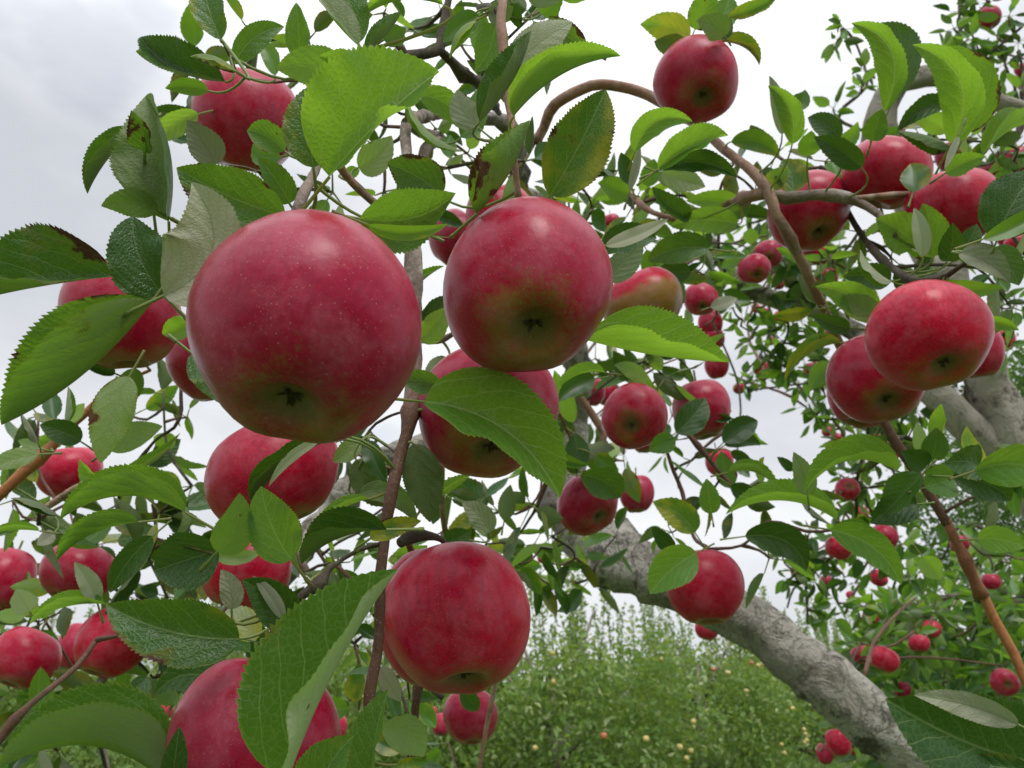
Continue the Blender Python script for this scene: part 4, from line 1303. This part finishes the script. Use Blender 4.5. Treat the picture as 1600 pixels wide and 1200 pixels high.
# ------------------------------------------------------------------ leaves one by one
HEROES = """
345 62 318 -45 .28 30,20 -.05 .05 .42 y
352 128 220 58 .36 15,72 -.12 .05 .44 d
330 105 212 80 .22 F 0 .03 .46
372 112 297 88 .20 OR .12 .05 .40 yB
366 100 444 42 .26 F -.12 .05 .46
470 98 463 4 .30 45,12 0 .05 .45
430 118 400 60 .25 F .1 0 .5
325 142 258 138 .28 F .08 0 .50
309 182 235 172 .24 F 0 0 .56 d
310 178 243 226 .30 U .1 .05 .54 l
305 178 300 146 .30 F 0 0 .57 d
264 346 228 150 .44 166,70 .10 .10 .33
226 236 205 172 .46 64,10 .08 .06 .318 B
246 330 158 322 .34 U .12 .08 .325
240 330 176 215 .30 20,70 .10 .08 .335 d
215 205 137 303 .30 8,118 .06 .03 .42
336 258 292 188 .44 U .05 .05 .42 P
445 338 276 262 .34 22,20 -.04 .04 .34 b
258 463 208 338 .46 30,24 -.10 .05 .285 d
257 462 300 285 .46 172,130 .28 .08 .27 P
178 432 -55 474 .42 5,118 .02 .04 .30 b
238 472 3 664 .34 4,124 -.06 .06 .275
300 505 254 522 .38 F 0 0 .40 l
300 552 346 632 .40 F -.1 0 .34
180 584 128 564 .30 F 0 0 .56 d
212 575 190 640 .3 U 0 0 .6
312 455 330 500 .3 F 0 0 .42 y
300 430 325 470 .4 U 0 0 .45 y
515 276 686 112 .50 80,16 -.03 .05 .29 l
490 262 498 128 .36 35,14 -.06 .05 .31 y
555 128 432 108 .30 U .10 .05 .42
566 108 498 88 .36 20,12 .06 0 .41 l
560 72 488 -30 .26 75,165 -.06 .05 .38 p
560 68 552 -40 .32 20,70 -.1 .05 .39
692 8 566 28 .26 20,112 .12 .03 .40 l
572 84 628 18 .30 122,8 .05 .03 .42
600 62 634 44 .40 U 0 0 .48
616 55 634 62 .45 U 0 0 .5
748 25 692 66 .28 F .05 0 .52
742 32 702 92 .24 OR .15 .08 .50 yl
735 30 712 75 .3 U 0 0 .53
775 35 742 112 .42 F -.08 0 .56 p
762 20 802 10 .5 U .1 0 .50 p
800 5 812 45 .36 F 0 0 .55 d
750 190 830 48 .30 122,8 .08 .05 .40
803 182 970 88 .30 112,34 -.10 .04 .42 l
640 165 724 236 .22 SL .10 .05 .55 l
655 150 722 205 .34 F -.2 .1 .57 p
748 200 714 140 .38 U -.1 .05 .52 p
720 215 745 140 .3 F .1 0 .58
690 305 605 256 .46 24,14 .06 .05 .44 B
745 334 828 188 .42 122,8 .08 .06 .35 B
860 305 946 140 .36 18,26 .02 .04 .41 yb
562 342 712 302 .42 30,26 .12 -.12 .33
575 352 700 350 .12 F .10 .02 .30 yl
612 356 712 372 .02 F .02 0 .40 y
655 362 572 348 .30 U .05 0 .40 d
452 318 402 246 .36 F .05 .05 .40 p
445 236 386 204 .50 F .1 .05 .44 bp
440 245 395 225 .40 F -.2 0 .46 p
560 262 612 212 .44 U .1 .05 .50 p
535 272 562 266 .35 F 0 0 .5 l
916 76 858 26 .34 F -.05 .05 .50 B
795 112 895 34 .24 U -.05 .05 .47 P
846 22 880 -12 .4 F 0 0 .55
825 -5 875 2 .3 U 0 0 .5 p
1078 60 1000 38 .36 F .08 .06 .76 Y
1074 66 1022 64 .40 U -.1 0 .74 y
1086 46 1116 -20 .46 F 0 .05 .74 B
1108 50 1140 -10 .4 F .1 0 .76
1138 28 1215 -8 .26 40,20 .05 .05 .75 yb
1132 57 1088 32 .42 U .1 .1 .70 p
1128 62 1142 30 .40 F 0 0 .71 p
1122 66 1186 102 .34 S -.14 .05 .73 Y
992 236 1082 190 .30 40,25 -.26 .05 .58 l
1028 264 1138 212 .34 70,20 -.06 .04 .60 l
1034 264 1152 277 .26 45,30 -.14 .05 .62 d
1034 270 1102 292 .34 U 0 0 .64 p
986 288 970 238 .34 F 0 0 .72 d
984 298 1000 226 .13 U .02 .02 .60 P
1012 292 1022 248 .46 F 0 0 .72 p
982 302 934 286 .36 F 0 0 .74 p
1142 222 1218 246 .24 F -.14 0 .74 y
1382 174 1330 36 .25 50,30 .24 .06 .62 l
1398 150 1350 45 .28 F .26 .05 .66
1486 224 1426 70 .27 45,30 .24 .06 .60 l
1508 208 1450 75 .30 F .24 .05 .65 b
1238 224 1200 134 .28 30,22 .16 .05 .66 l
1222 210 1202 118 .16 U .05 .05 .67 P
1236 165 1258 140 .5 F .2 0 .7 p
1312 216 1262 184 .38 F .08 .05 .66 d
1262 244 1268 204 .42 F 0 0 .68 p
1346 262 1272 214 .32 36,24 .05 .05 .64 d
1362 220 1378 170 .50 F 0 0 .62 p
1478 165 1402 204 .34 20,50 .12 .05 .63 d
1482 205 1425 170 .3 U 0 0 .65 l
1484 228 1402 204 .36 110,20 .06 .05 .60 b
1478 270 1540 244 .40 30,14 -.06 .05 .58 l
1535 242 1630 192 .32 122,8 -.10 .05 .60 l
1426 302 1422 256 .44 F .1 0 .60 y
1498 212 1476 265 .12 U 0 0 .56 P
1238 302 1222 250 .5 F .1 0 .70 y
1200 292 1232 262 .4 U 0 0 .72 y
942 396 1026 372 .40 55,12 -.10 .05 .44 d
946 384 1044 342 .14 172,150 .03 .03 .41 P
950 440 1005 380 .30 U 0 0 .46 d
918 532 1140 566 .34 122,6 .03 .04 .39 l
1108 388 1012 408 .34 22,30 .10 .05 .72
1152 350 1048 352 .22 F .06 .02 .76 l
1080 425 1022 432 .42 F .05 0 .80 d
1078 338 1018 292 .34 20,50 -.08 .08 .74 p
1160 322 1072 314 .22 F .05 0 .80 l
945 582 868 612 .26 20,100 .14 .05 .82 l
930 592 872 628 .3 F .1 0 .85
985 592 958 548 .34 F 0 0 .95 d
1010 600 960 570 .26 U .1 0 .9 l
1110 480 1152 466 .22 U 0 0 1.0 P
1430 384 1368 342 .46 F .06 .05 .68 l
1456 402 1442 318 .38 F .06 .05 .64 y
1442 402 1428 325 .20 U .05 .05 .62 p
1480 408 1488 348 .36 F .05 .05 .62 p
1500 398 1526 350 .40 F .05 .05 .64
1558 374 1622 268 .46 F -.06 .05 .52 d
1535 374 1650 306 .14 30,20 .06 .02 .50 l
1500 396 1578 442 .36 160,120 -.10 .06 .54 p
1545 396 1592 446 .46 F -.1 .05 .57
1475 440 1568 448 .22 F .10 0 .58 l
1394 440 1345 390 .40 S -.08 .08 .60 p
1392 438 1318 432 .40 F .06 .05 .63
1366 492 1274 448 .28 F .10 .05 .62 l
1372 500 1300 470 .34 U .10 .05 .61 l
1328 512 1268 490 .34 24,24 -.06 .05 .62
1535 500 1592 516 .30 F -.05 .05 .56 l
1312 536 1226 596 .28 SL .12 .05 .66 Y
1300 580 1262 606 .35 F 0 0 .8
1302 572 1265 612 .3 F .1 0 .78 l
202 588 158 724 .25 U .05 .05 .47 b
170 702 254 666 .30 U -.06 .05 .56
100 662 106 604 .30 OL 0 .05 .56 p
60 692 32 644 .28 OR .05 .05 .58 p
126 690 62 664 .42 F .05 .05 .56 d
62 700 28 688 .3 U 0 0 .6
105 660 132 630 .34 U 0 0 .6 l
85 655 78 610 .3 F 0 0 .62 d
60 710 -20 736 .26 U .08 .05 .54 p
195 740 282 676 .24 S .12 .06 .50 p
288 800 94 812 .30 5,112 .17 .05 .42
216 816 90 876 .26 5,118 .10 .05 .44
342 858 240 892 .58 14,20 0 .03 .33 d
340 862 374 770 .32 U .10 .06 .315
336 866 408 862 .24 U .1 0 .33 l
92 806 17 778 .24 S .10 .06 .56 d
62 830 -20 836 .22 OL .06 .05 .58 l
85 832 58 852 .35 U 0 0 .62 P
238 838 172 926 .26 F .06 .05 .56 d
455 874 408 760 .38 F -.06 .05 .315 l
505 692 398 792 .30 40,106 .10 .06 .40 d
500 688 420 760 .10 U .10 .03 .38 p
562 690 520 722 .42 U 0 .05 .47
576 688 604 754 .28 F .05 .05 .44 d
556 718 610 790 .34 U .06 .05 .46 d
646 694 672 816 .28 U -.03 .04 .415 d
678 782 738 740 .32 122,10 .05 .05 .48 l
604 828 472 882 .36 5,104 .10 .05 .335 d
575 780 488 832 .22 OL .08 .05 .42 l
578 842 658 814 .26 F -.06 .04 .37 Yb
560 772 652 818 .22 U -.20 .05 .46
694 852 736 830 .50 F 0 0 .60 d
620 868 668 852 .35 F .1 0 .55 l
766 832 722 786 .40 U .1 .05 .68 p
788 812 798 757 .32 U 0 0 .72 d
664 628 874 778 .32 66,16 -.14 .06 .365 l
690 606 628 596 .40 F .08 .05 .40
655 506 722 470 .34 F -.05 .05 .46 d
656 532 702 478 .36 U .05 .05 .45 l
648 452 694 416 .34 S -.05 .05 .50 p
700 560 660 600 .3 U 0 0 .5
895 660 866 578 .2 U 0 0 .9 l
906 732 898 676 .44 F 0 0 .92
900 742 870 700 .3 F .1 0 .94
930 712 966 738 .44 F 0 0 .90 y
906 742 968 778 .44 20,30 -.12 .05 .80 p
1056 676 1102 622 .38 F .05 .05 .84 d
1056 688 1014 706 .44 F .06 .05 .84 p
1086 832 1020 784 .38 F .10 .05 .76 Y
1112 802 1104 748 .40 F 0 .05 .78
1130 692 1184 658 .32 F -.05 .05 .85 d
1132 696 1188 696 .24 F -.15 .05 .88 d
1142 705 1176 724 .30 F 0 .05 .9 d
1138 738 1216 768 .30 S -.18 .05 .76
1142 758 1182 782 .34 F 0 .05 .8 d
1306 812 1134 804 .24 6,108 .15 .05 .66 l
1164 838 1260 892 .28 F -.20 .05 .70 d
1088 864 1016 928 .44 F .06 .04 .70 l
1052 862 1018 822 .30 F 0 .05 .8 d
1402 736 1256 770 .30 14,96 .20 .05 .60 l
1262 774 1240 706 .26 U .05 .05 .64 p
1240 735 1214 714 .3 F 0 0 .7 d
1440 742 1382 802 .46 12,60 .0 .05 .58
1444 762 1490 748 .62 F .0 .05 .58
1528 730 1474 724 .46 F .08 .05 .56 p
1488 745 1580 782 .36 F -.10 .05 .58 d
1522 736 1630 744 .34 F -.12 .05 .54 l
1432 788 1360 818 .48 24,14 .08 .05 .60 d
1298 828 1408 914 .26 30,18 -.15 .05 .60 l
1455 718 1462 668 .48 F .06 .05 .66
1436 708 1432 660 .26 U .05 .05 .68 l
1446 730 1408 706 .42 F .05 .05 .66 d
1528 842 1604 856 .40 F -.08 .05 .64 l
1440 868 1470 905 .4 U 0 0 .68 l
1485 836 1460 824 .4 F 0 0 .8
374 998 166 944 .30 20,22 -.07 .05 .36 m
164 944 46 976 .24 OL .10 .05 .52 l
152 942 116 878 .26 U .05 .05 .52 p
46 955 26 920 .34 U 0 0 .62 P
40 962 -10 962 .3 U 0 0 .62 l
342 1062 242 1086 .24 F .16 .05 .48 d
230 1058 190 1112 .34 F 0 .05 .62 d
250 1215 0 1200 .42 4,114 .16 .06 .36
268 1230 280 1135 .24 F 0 .05 .33 d
450 978 378 906 .38 F .08 .05 .36 d
444 968 395 900 .16 U .05 .05 .35 P
362 952 345 890 .34 U .1 .05 .38 P
398 1002 352 955 .40 U .1 .05 .42 yp
375 998 445 1012 .02 F 0 0 .40
452 1215 622 890 .37 101,8 -.04 .03 .27 p
580 1232 608 1076 .34 84,16 -.05 .05 .33
496 1260 552 1150 .46 60,14 -.1 .05 .31 b
596 1140 662 1182 .40 U -.15 .05 .42
620 1195 672 1190 .24 F 0 0 .4 y
592 1042 626 1096 .30 U 0 .05 .46 P
1625 1190 1384 1092 .34 18,28 -.05 .05 .52 d
1590 1132 1428 1086 .16 172,140 .05 .03 .48 P
1610 1205 1500 1190 .25 F 0 0 .5
720 1078 748 1110 .3 F 0 0 .85 d
450 1010 420 990 .2 U 0 0 .4 y
"""
_rng = np.random.default_rng(21)
for ln in HEROES.strip().splitlines():
    f = ln.split()
    tr = T1
    hero(tr, ln, _rng)

# ------------------------------------------------------------------ whorls of leaves on short spurs
def clear_of_fruit(key, x, y, lp, d):
    """a whorl that would hang before a near apple grows behind it instead"""
    for k, ax_, ay_, ar, ad in FRUIT:
        if k == key and ar > 16 and d < ad + 0.03 and math.hypot(x - ax_, y - ay_) < ar + 0.45 * lp * (key == '1'):
            d = ad + 0.05 + 0.04 * ad
    return d


ROS1 = """
690 20 5 55 .75; 760 12 5 60 .62; 830 25 5 62 .70; 872 6 4 50 .75; 640 45 3 50 .70; 600 20 3 60 .6; 720 70 4 50 .72
700 262 4 70 .66; 590 232 3 60 .62; 820 252 4 70 .66; 780 275 3 60 .6; 905 290 4 60 .92; 960 275 3 60 .88; 925 325 6 60 .95; 990 320 5 65 .88; 900 350 4 60 1.0
1060 305 4 66 .85; 1120 318 3 70 .86; 1000 375 4 66 .98; 1060 385 4 70 1.0; 1085 420 4 60 1.0; 1078 520 4 52 1.1; 1040 440 4 52 1.1; 1100 400 4 50 1.2
905 585 5 60 .95; 960 578 6 60 1.0; 1005 565 5 60 1.02; 1040 590 4 56 1.02; 885 640 4 56 .95; 895 705 5 60 .95; 940 725 4 55 1.0; 850 720 3 60 .9
1000 590 4 50 1.1; 930 560 4 56 1.1; 1060 560 3 50 1.1; 1085 600 3 45 1.05; 1050 650 4 45 1.05; 975 720 3 50 1.1
830 790 5 60 .9; 780 800 5 60 .9; 740 795 3 58 .9; 862 838 5 55 1.05; 898 872 5 55 1.15; 925 902 5 50 1.25; 880 905 5 50 1.25; 962 838 3 45 1.25; 835 850 5 50 1.1; 840 900 4 45 1.2
60 650 4 52 .78; 100 765 4 60 .82; 58 812 5 66 .78; 205 752 4 62 .84; 250 802 4 64 .8; 150 852 4 62 .84; 232 872 4 66 .84; 100 932 4 60 .84; 60 972 4 60 .84; 270 982 5 60 .84
240 1060 5 62 .9; 180 1090 5 58 .95; 100 1090 5 58 .95; 40 1090 5 60 .9; 62 1150 4 60 .84; 215 1150 5 60 .86; 330 982 4 60 .74; 20 880 3 55 .8; 300 870 4 60 .8; 300 760 4 60 .8
400 905 3 60 .62; 522 880 4 60 .66; 560 925 4 60 .66; 625 902 3 60 .66; 640 1092 4 56 .74; 600 1052 3 56 .7; 640 1182 4 60 .66; 700 1160 3 50 .9; 540 960 4 50 .8; 440 860 4 60 .7
255 615 4 42 .82; 292 652 3 42 .82; 545 702 4 56 .64; 600 722 4 56 .64; 692 772 4 56 .68; 690 832 4 55 .74; 560 832 4 50 .8; 620 780 3 50 .8; 500 860 4 50 .85
1100 768 4 56 .9; 1152 702 3 45 1.0; 1150 778 4 56 .88; 1050 832 4 52 1.0; 1202 872 4 56 .88; 1190 752 3 56 .84; 1240 770 3 50 .9; 1080 720 3 40 1.0; 1160 660 3 40 1.0
30 702 4 56 .80; 140 704 3 56 .82; 205 650 3 50 .84; 20 782 5 62 .80; 130 832 5 62 .86; 300 832 5 62 .86; 200 932 5 62 .88; 22 1002 5 60 .88; 130 1062 5 60 .95; 300 1042 5 62 .9; 90 1172 5 62 .88; 30 1062 5 60 .9; 260 932 5 60 .9; 400 962 4 58 .8; 340 1012 5 60 .84
180 790 5 64 .9; 250 720 4 56 .88; 350 940 4 58 .84; 160 1150 5 60 .9; 280 1110 5 60 .85; 70 880 5 60 .92; 170 900 5 60 .92; 10 930 4 56 .9; 480 980 4 54 .8; 560 1010 4 52 .85; 620 960 4 52 .85; 560 1110 4 56 .8; 690 960 4 50 .9
400 62 3 60 .62; 450 152 4 60 .66; 300 92 3 56 .66; 560 172 4 58 .66; 482 62 3 58 .64; 250 205 3 54 .68; 592 152 4 54 .7; 330 230 3 60 .66; 430 300 4 60 .6; 520 300 4 60 .58; 600 300 4 58 .62; 660 330 3 54 .64; 680 200 4 52 .74; 730 240 4 52 .74; 760 130 4 52 .76; 850 80 3 52 .8
870 622 5 56 1.0; 930 650 5 56 1.05; 975 710 4 52 1.1; 842 560 4 54 1.0; 760 850 5 52 1.0; 720 890 4 50 1.0; 860 880 5 50 1.15; 800 880 5 50 1.05; 1042 705 3 48 1.1; 965 432 4 56 1.05; 1020 470 4 54 1.12; 890 290 5 56 1.0; 1040 330 5 58 .95; 1090 360 5 54 1.1; 940 600 5 54 1.1; 1120 450 4 46 1.2
1212 242 4 52 .86; 1290 252 4 56 .82; 1480 242 4 56 .78; 1540 222 4 60 .78; 1590 232 4 60 .8; 1385 352 4 56 .76; 1342 362 4 56 .84; 1470 384 4 56 .68; 1562 424 4 62 .66
1332 452 4 56 .68; 1292 482 4 56 .72; 1282 408 3 50 .84; 1300 300 3 50 .84; 1420 682 4 56 .78; 1452 702 4 56 .76; 1562 762 4 64 .72; 1592 722 4 62 .72; 1392 402 4 50 .76; 1440 320 3 50 .8
1470 200 4 50 .8; 1420 190 3 50 .85; 1580 480 4 55 .8; 1560 560 3 50 .9; 1150 250 3 50 .84; 1180 300 3 50 .84; 1320 290 3 50 .86; 1520 300 4 50 .9; 1590 340 4 50 .85
"""
for tok in ROS1.replace('\n', ';').split(';'):
    if tok.strip():
        x, y, nn, lp, d = map(float, tok.split())
        d2 = clear_of_fruit('1', x, y, lp, d)
        rosette(T1, x, y, int(nn), lp * d / d2 * (1.0 + 0.5 * (d2 / d - 1)) * (1.18 if x < 420 and y > 580 else 1.06), d2, _rng, tone_y=0.3)
ROS2 = """
1320 45 6 28 2.2; 1308 64 4 26 2.2; 1352 110 5 24 2.15; 1346 136 5 24 2.1; 1302 170 4 28 2.1; 1500 18 7 27 2.2; 1490 44 6 26 2.15; 1512 62 6 26 2.1; 1474 72 5 24 2.1; 1505 80 6 26 2.1; 1520 0 6 26 2.2
1560 60 5 28 2.1; 1576 25 5 28 2.1; 1592 65 5 28 2.1; 1570 100 4 28 2.1; 1545 90 4 26 2.1; 1595 142 5 30 1.95; 1562 172 4 30 1.95; 1560 236 5 32 1.85; 1590 272 5 32 1.85; 1530 272 5 32 1.8; 1582 300 5 32 1.8; 1556 302 5 32 1.75
1120 378 5 36 1.9; 1150 392 5 34 1.95; 1180 376 5 36 2.0; 1232 400 5 34 2.0; 1250 384 5 34 2.0; 1282 382 6 34 2.0; 1312 386 6 34 2.0; 1300 410 6 34 2.0; 1260 430 5 34 2.05; 1242 460 5 34 2.1; 1282 458 5 32 2.1; 1200 450 4 30 2.1
1160 500 5 25 2.3; 1170 532 5 26 2.25; 1202 510 6 26 2.2; 1222 532 6 26 2.25; 1232 500 6 26 2.2; 1246 542 6 26 2.25; 1190 556 5 26 2.3; 1216 560 6 26 2.3; 1164 600 8 19 2.6; 1180 595 7 18 2.6; 1200 590 6 18 2.6; 1250 602 5 24 2.4; 1264 632 5 24 2.4; 1280 642 6 24 2.4; 1290 620 6 24 2.3; 1302 652 6 24 2.3; 1274 656 5 24 2.4
1320 690 6 26 2.3; 1345 682 6 26 2.2; 1360 720 6 27 2.2; 1382 684 6 27 2.1; 1402 692 6 27 2.1; 1340 742 6 27 2.3; 1312 742 6 27 2.3; 1360 762 6 28 2.3; 1332 782 6 28 2.35; 1302 792 6 28 2.4; 1352 802 6 28 2.4; 1372 822 6 28 2.4; 1312 832 6 29 2.45; 1342 862 6 29 2.45; 1290 872 6 29 2.5; 1262 872 6 29 2.5; 1280 902 6 29 2.55; 1320 902 6 29 2.5; 1360 882 6 29 2.45; 1392 872 6 29 2.45; 1240 892 5 29 2.6; 1256 912 5 28 2.6; 1310 942 5 27 2.6; 1340 950 5 27 2.6; 1290 962 5 27 2.65; 1266 952 4 26 2.65; 1230 905 4 26 2.6
1430 640 6 30 2.0; 1420 610 5 30 2.0; 1400 650 5 28 2.05; 1500 610 5 26 2.0; 1590 470 5 34 1.7; 1560 480 5 34 1.7; 1580 540 5 32 1.7; 1150 430 4 30 2.05; 1110 410 5 34 1.95; 1090 370 5 36 1.9
1330 470 6 32 2.1; 1180 480 5 28 2.2; 1145 480 4 26 2.3; 1215 580 5 26 2.3; 1235 575 5 26 2.3; 1300 560 5 28 2.2; 1320 600 6 28 2.2; 1285 590 5 26 2.3; 1340 640 6 28 2.2; 1385 650 5 28 2.1; 1425 760 5 28 2.2; 1400 800 6 28 2.3; 1410 850 6 28 2.4; 1420 900 6 28 2.5; 1220 860 5 28 2.6; 1265 830 5 28 2.5; 1200 400 5 34 2.1; 1170 350 5 36 2.0; 1220 340 5 34 2.0; 1300 440 6 32 2.1; 1250 500 6 30 2.15; 1270 520 6 28 2.2; 1255 560 5 26 2.3; 1350 440 5 32 2.0; 1240 360 5 32 2.0
"""
for tok in ROS2.replace('\n', ';').split(';'):
    if tok.strip():
        x, y, nn, lp, d = map(float, tok.split())
        rosette(T2, x, y, int(nn) + 2, lp * 1.08, clear_of_fruit('2', x, y, lp, d), _rng, dark=1.1)
r3 = np.random.default_rng(33)
for _ in range(330):
    x = r3.uniform(1330, 1640); y = r3.uniform(840, 1215)
    if y > 1215 - (x - 1280) * 0.0 or (x < 1420 and y < 940) or (x < 1400 and 1060 < y < 1140): continue
    if y < 900 and x < 1500 and r3.uniform() < 0.5: continue
    d = r3.uniform(3.1, 4.4)
    rosette(T3, x, y, 7, 0.088 * FPX / d, d, r3, wood=_ % 3 == 0, dark=0.75)
rs_ = np.random.default_rng(8)
for tree, x, y, d in SPRAYS:
    rosette(tree, x + rs_.normal() * 4, y - 4, 4, 0.060 * FPX / d, d + 0.01, rs_)
for tree, lim in ((T1, 300), (T2, 300), (T3, 300)):
    tree.finish(lim)

# ------------------------------------------------------------------ yellow apples of the far row and windfalls in the grass
t = NT('yellow_apple_skin')
_i = t.n.new('ShaderNodeObjectInfo')
M_YELLOW = t.done(t.bsdf(t.mix(t.math('GREATER_THAN', _i.outputs['Random'], 0.8), (0.52, 0.42, 0.15), (0.50, 0.16, 0.07)), 0.4, 0.5))
Vy, Qy, _a, _b = apple_mesh(500, 12, 8)
YM = fast_mesh('apple', Vy, Qy, M_YELLOW, True)
ry = np.random.default_rng(12)
for k in range(96):
    b, s = ROW[int(ry.choice([1, 2, 3, 4, 5, 5, 6, 6, 6, 7, 7, 8]))]
    a = ry.uniform(-2.7, -0.45); z = ry.uniform(0.3, 1.9)
    r = 2.06 * s * (1.0 - 0.40 * abs(z - 1.1) / 2.35)
    o = bpy.data.objects.new('apple', YM)
    R = ry.uniform(0.036, 0.046)
    o.scale = (R, R, R * 0.9); o.rotation_euler = (ry.normal() * 0.3, ry.normal() * 0.3, ry.uniform(0, 6))
    tag(o, 'small yellow apple among the leaves of the far orchard row', 'apple', 'yellow apples on the far orchard row')
    link(o, None, b + np.array([r * math.cos(a), r * math.sin(a), z * s]))
for k in range(44):
    px, dist = ry.uniform(1180, 1440), ry.uniform(12.5, 24.0)
    x = P(px, 1150, dist)[0]
    o = bpy.data.objects.new('apple', YM)
    R = ry.uniform(0.034, 0.044)
    o.scale = (R, R, R * 0.9); o.rotation_euler = (ry.normal(), ry.normal(), ry.uniform(0, 6))
    tag(o, 'small yellow windfall apple lying in the grass under the grey limb', 'apple', 'windfall apples in the grass')
    link(o, None, (x, dist, float(ground_z(x, dist)) + R * 0.9))
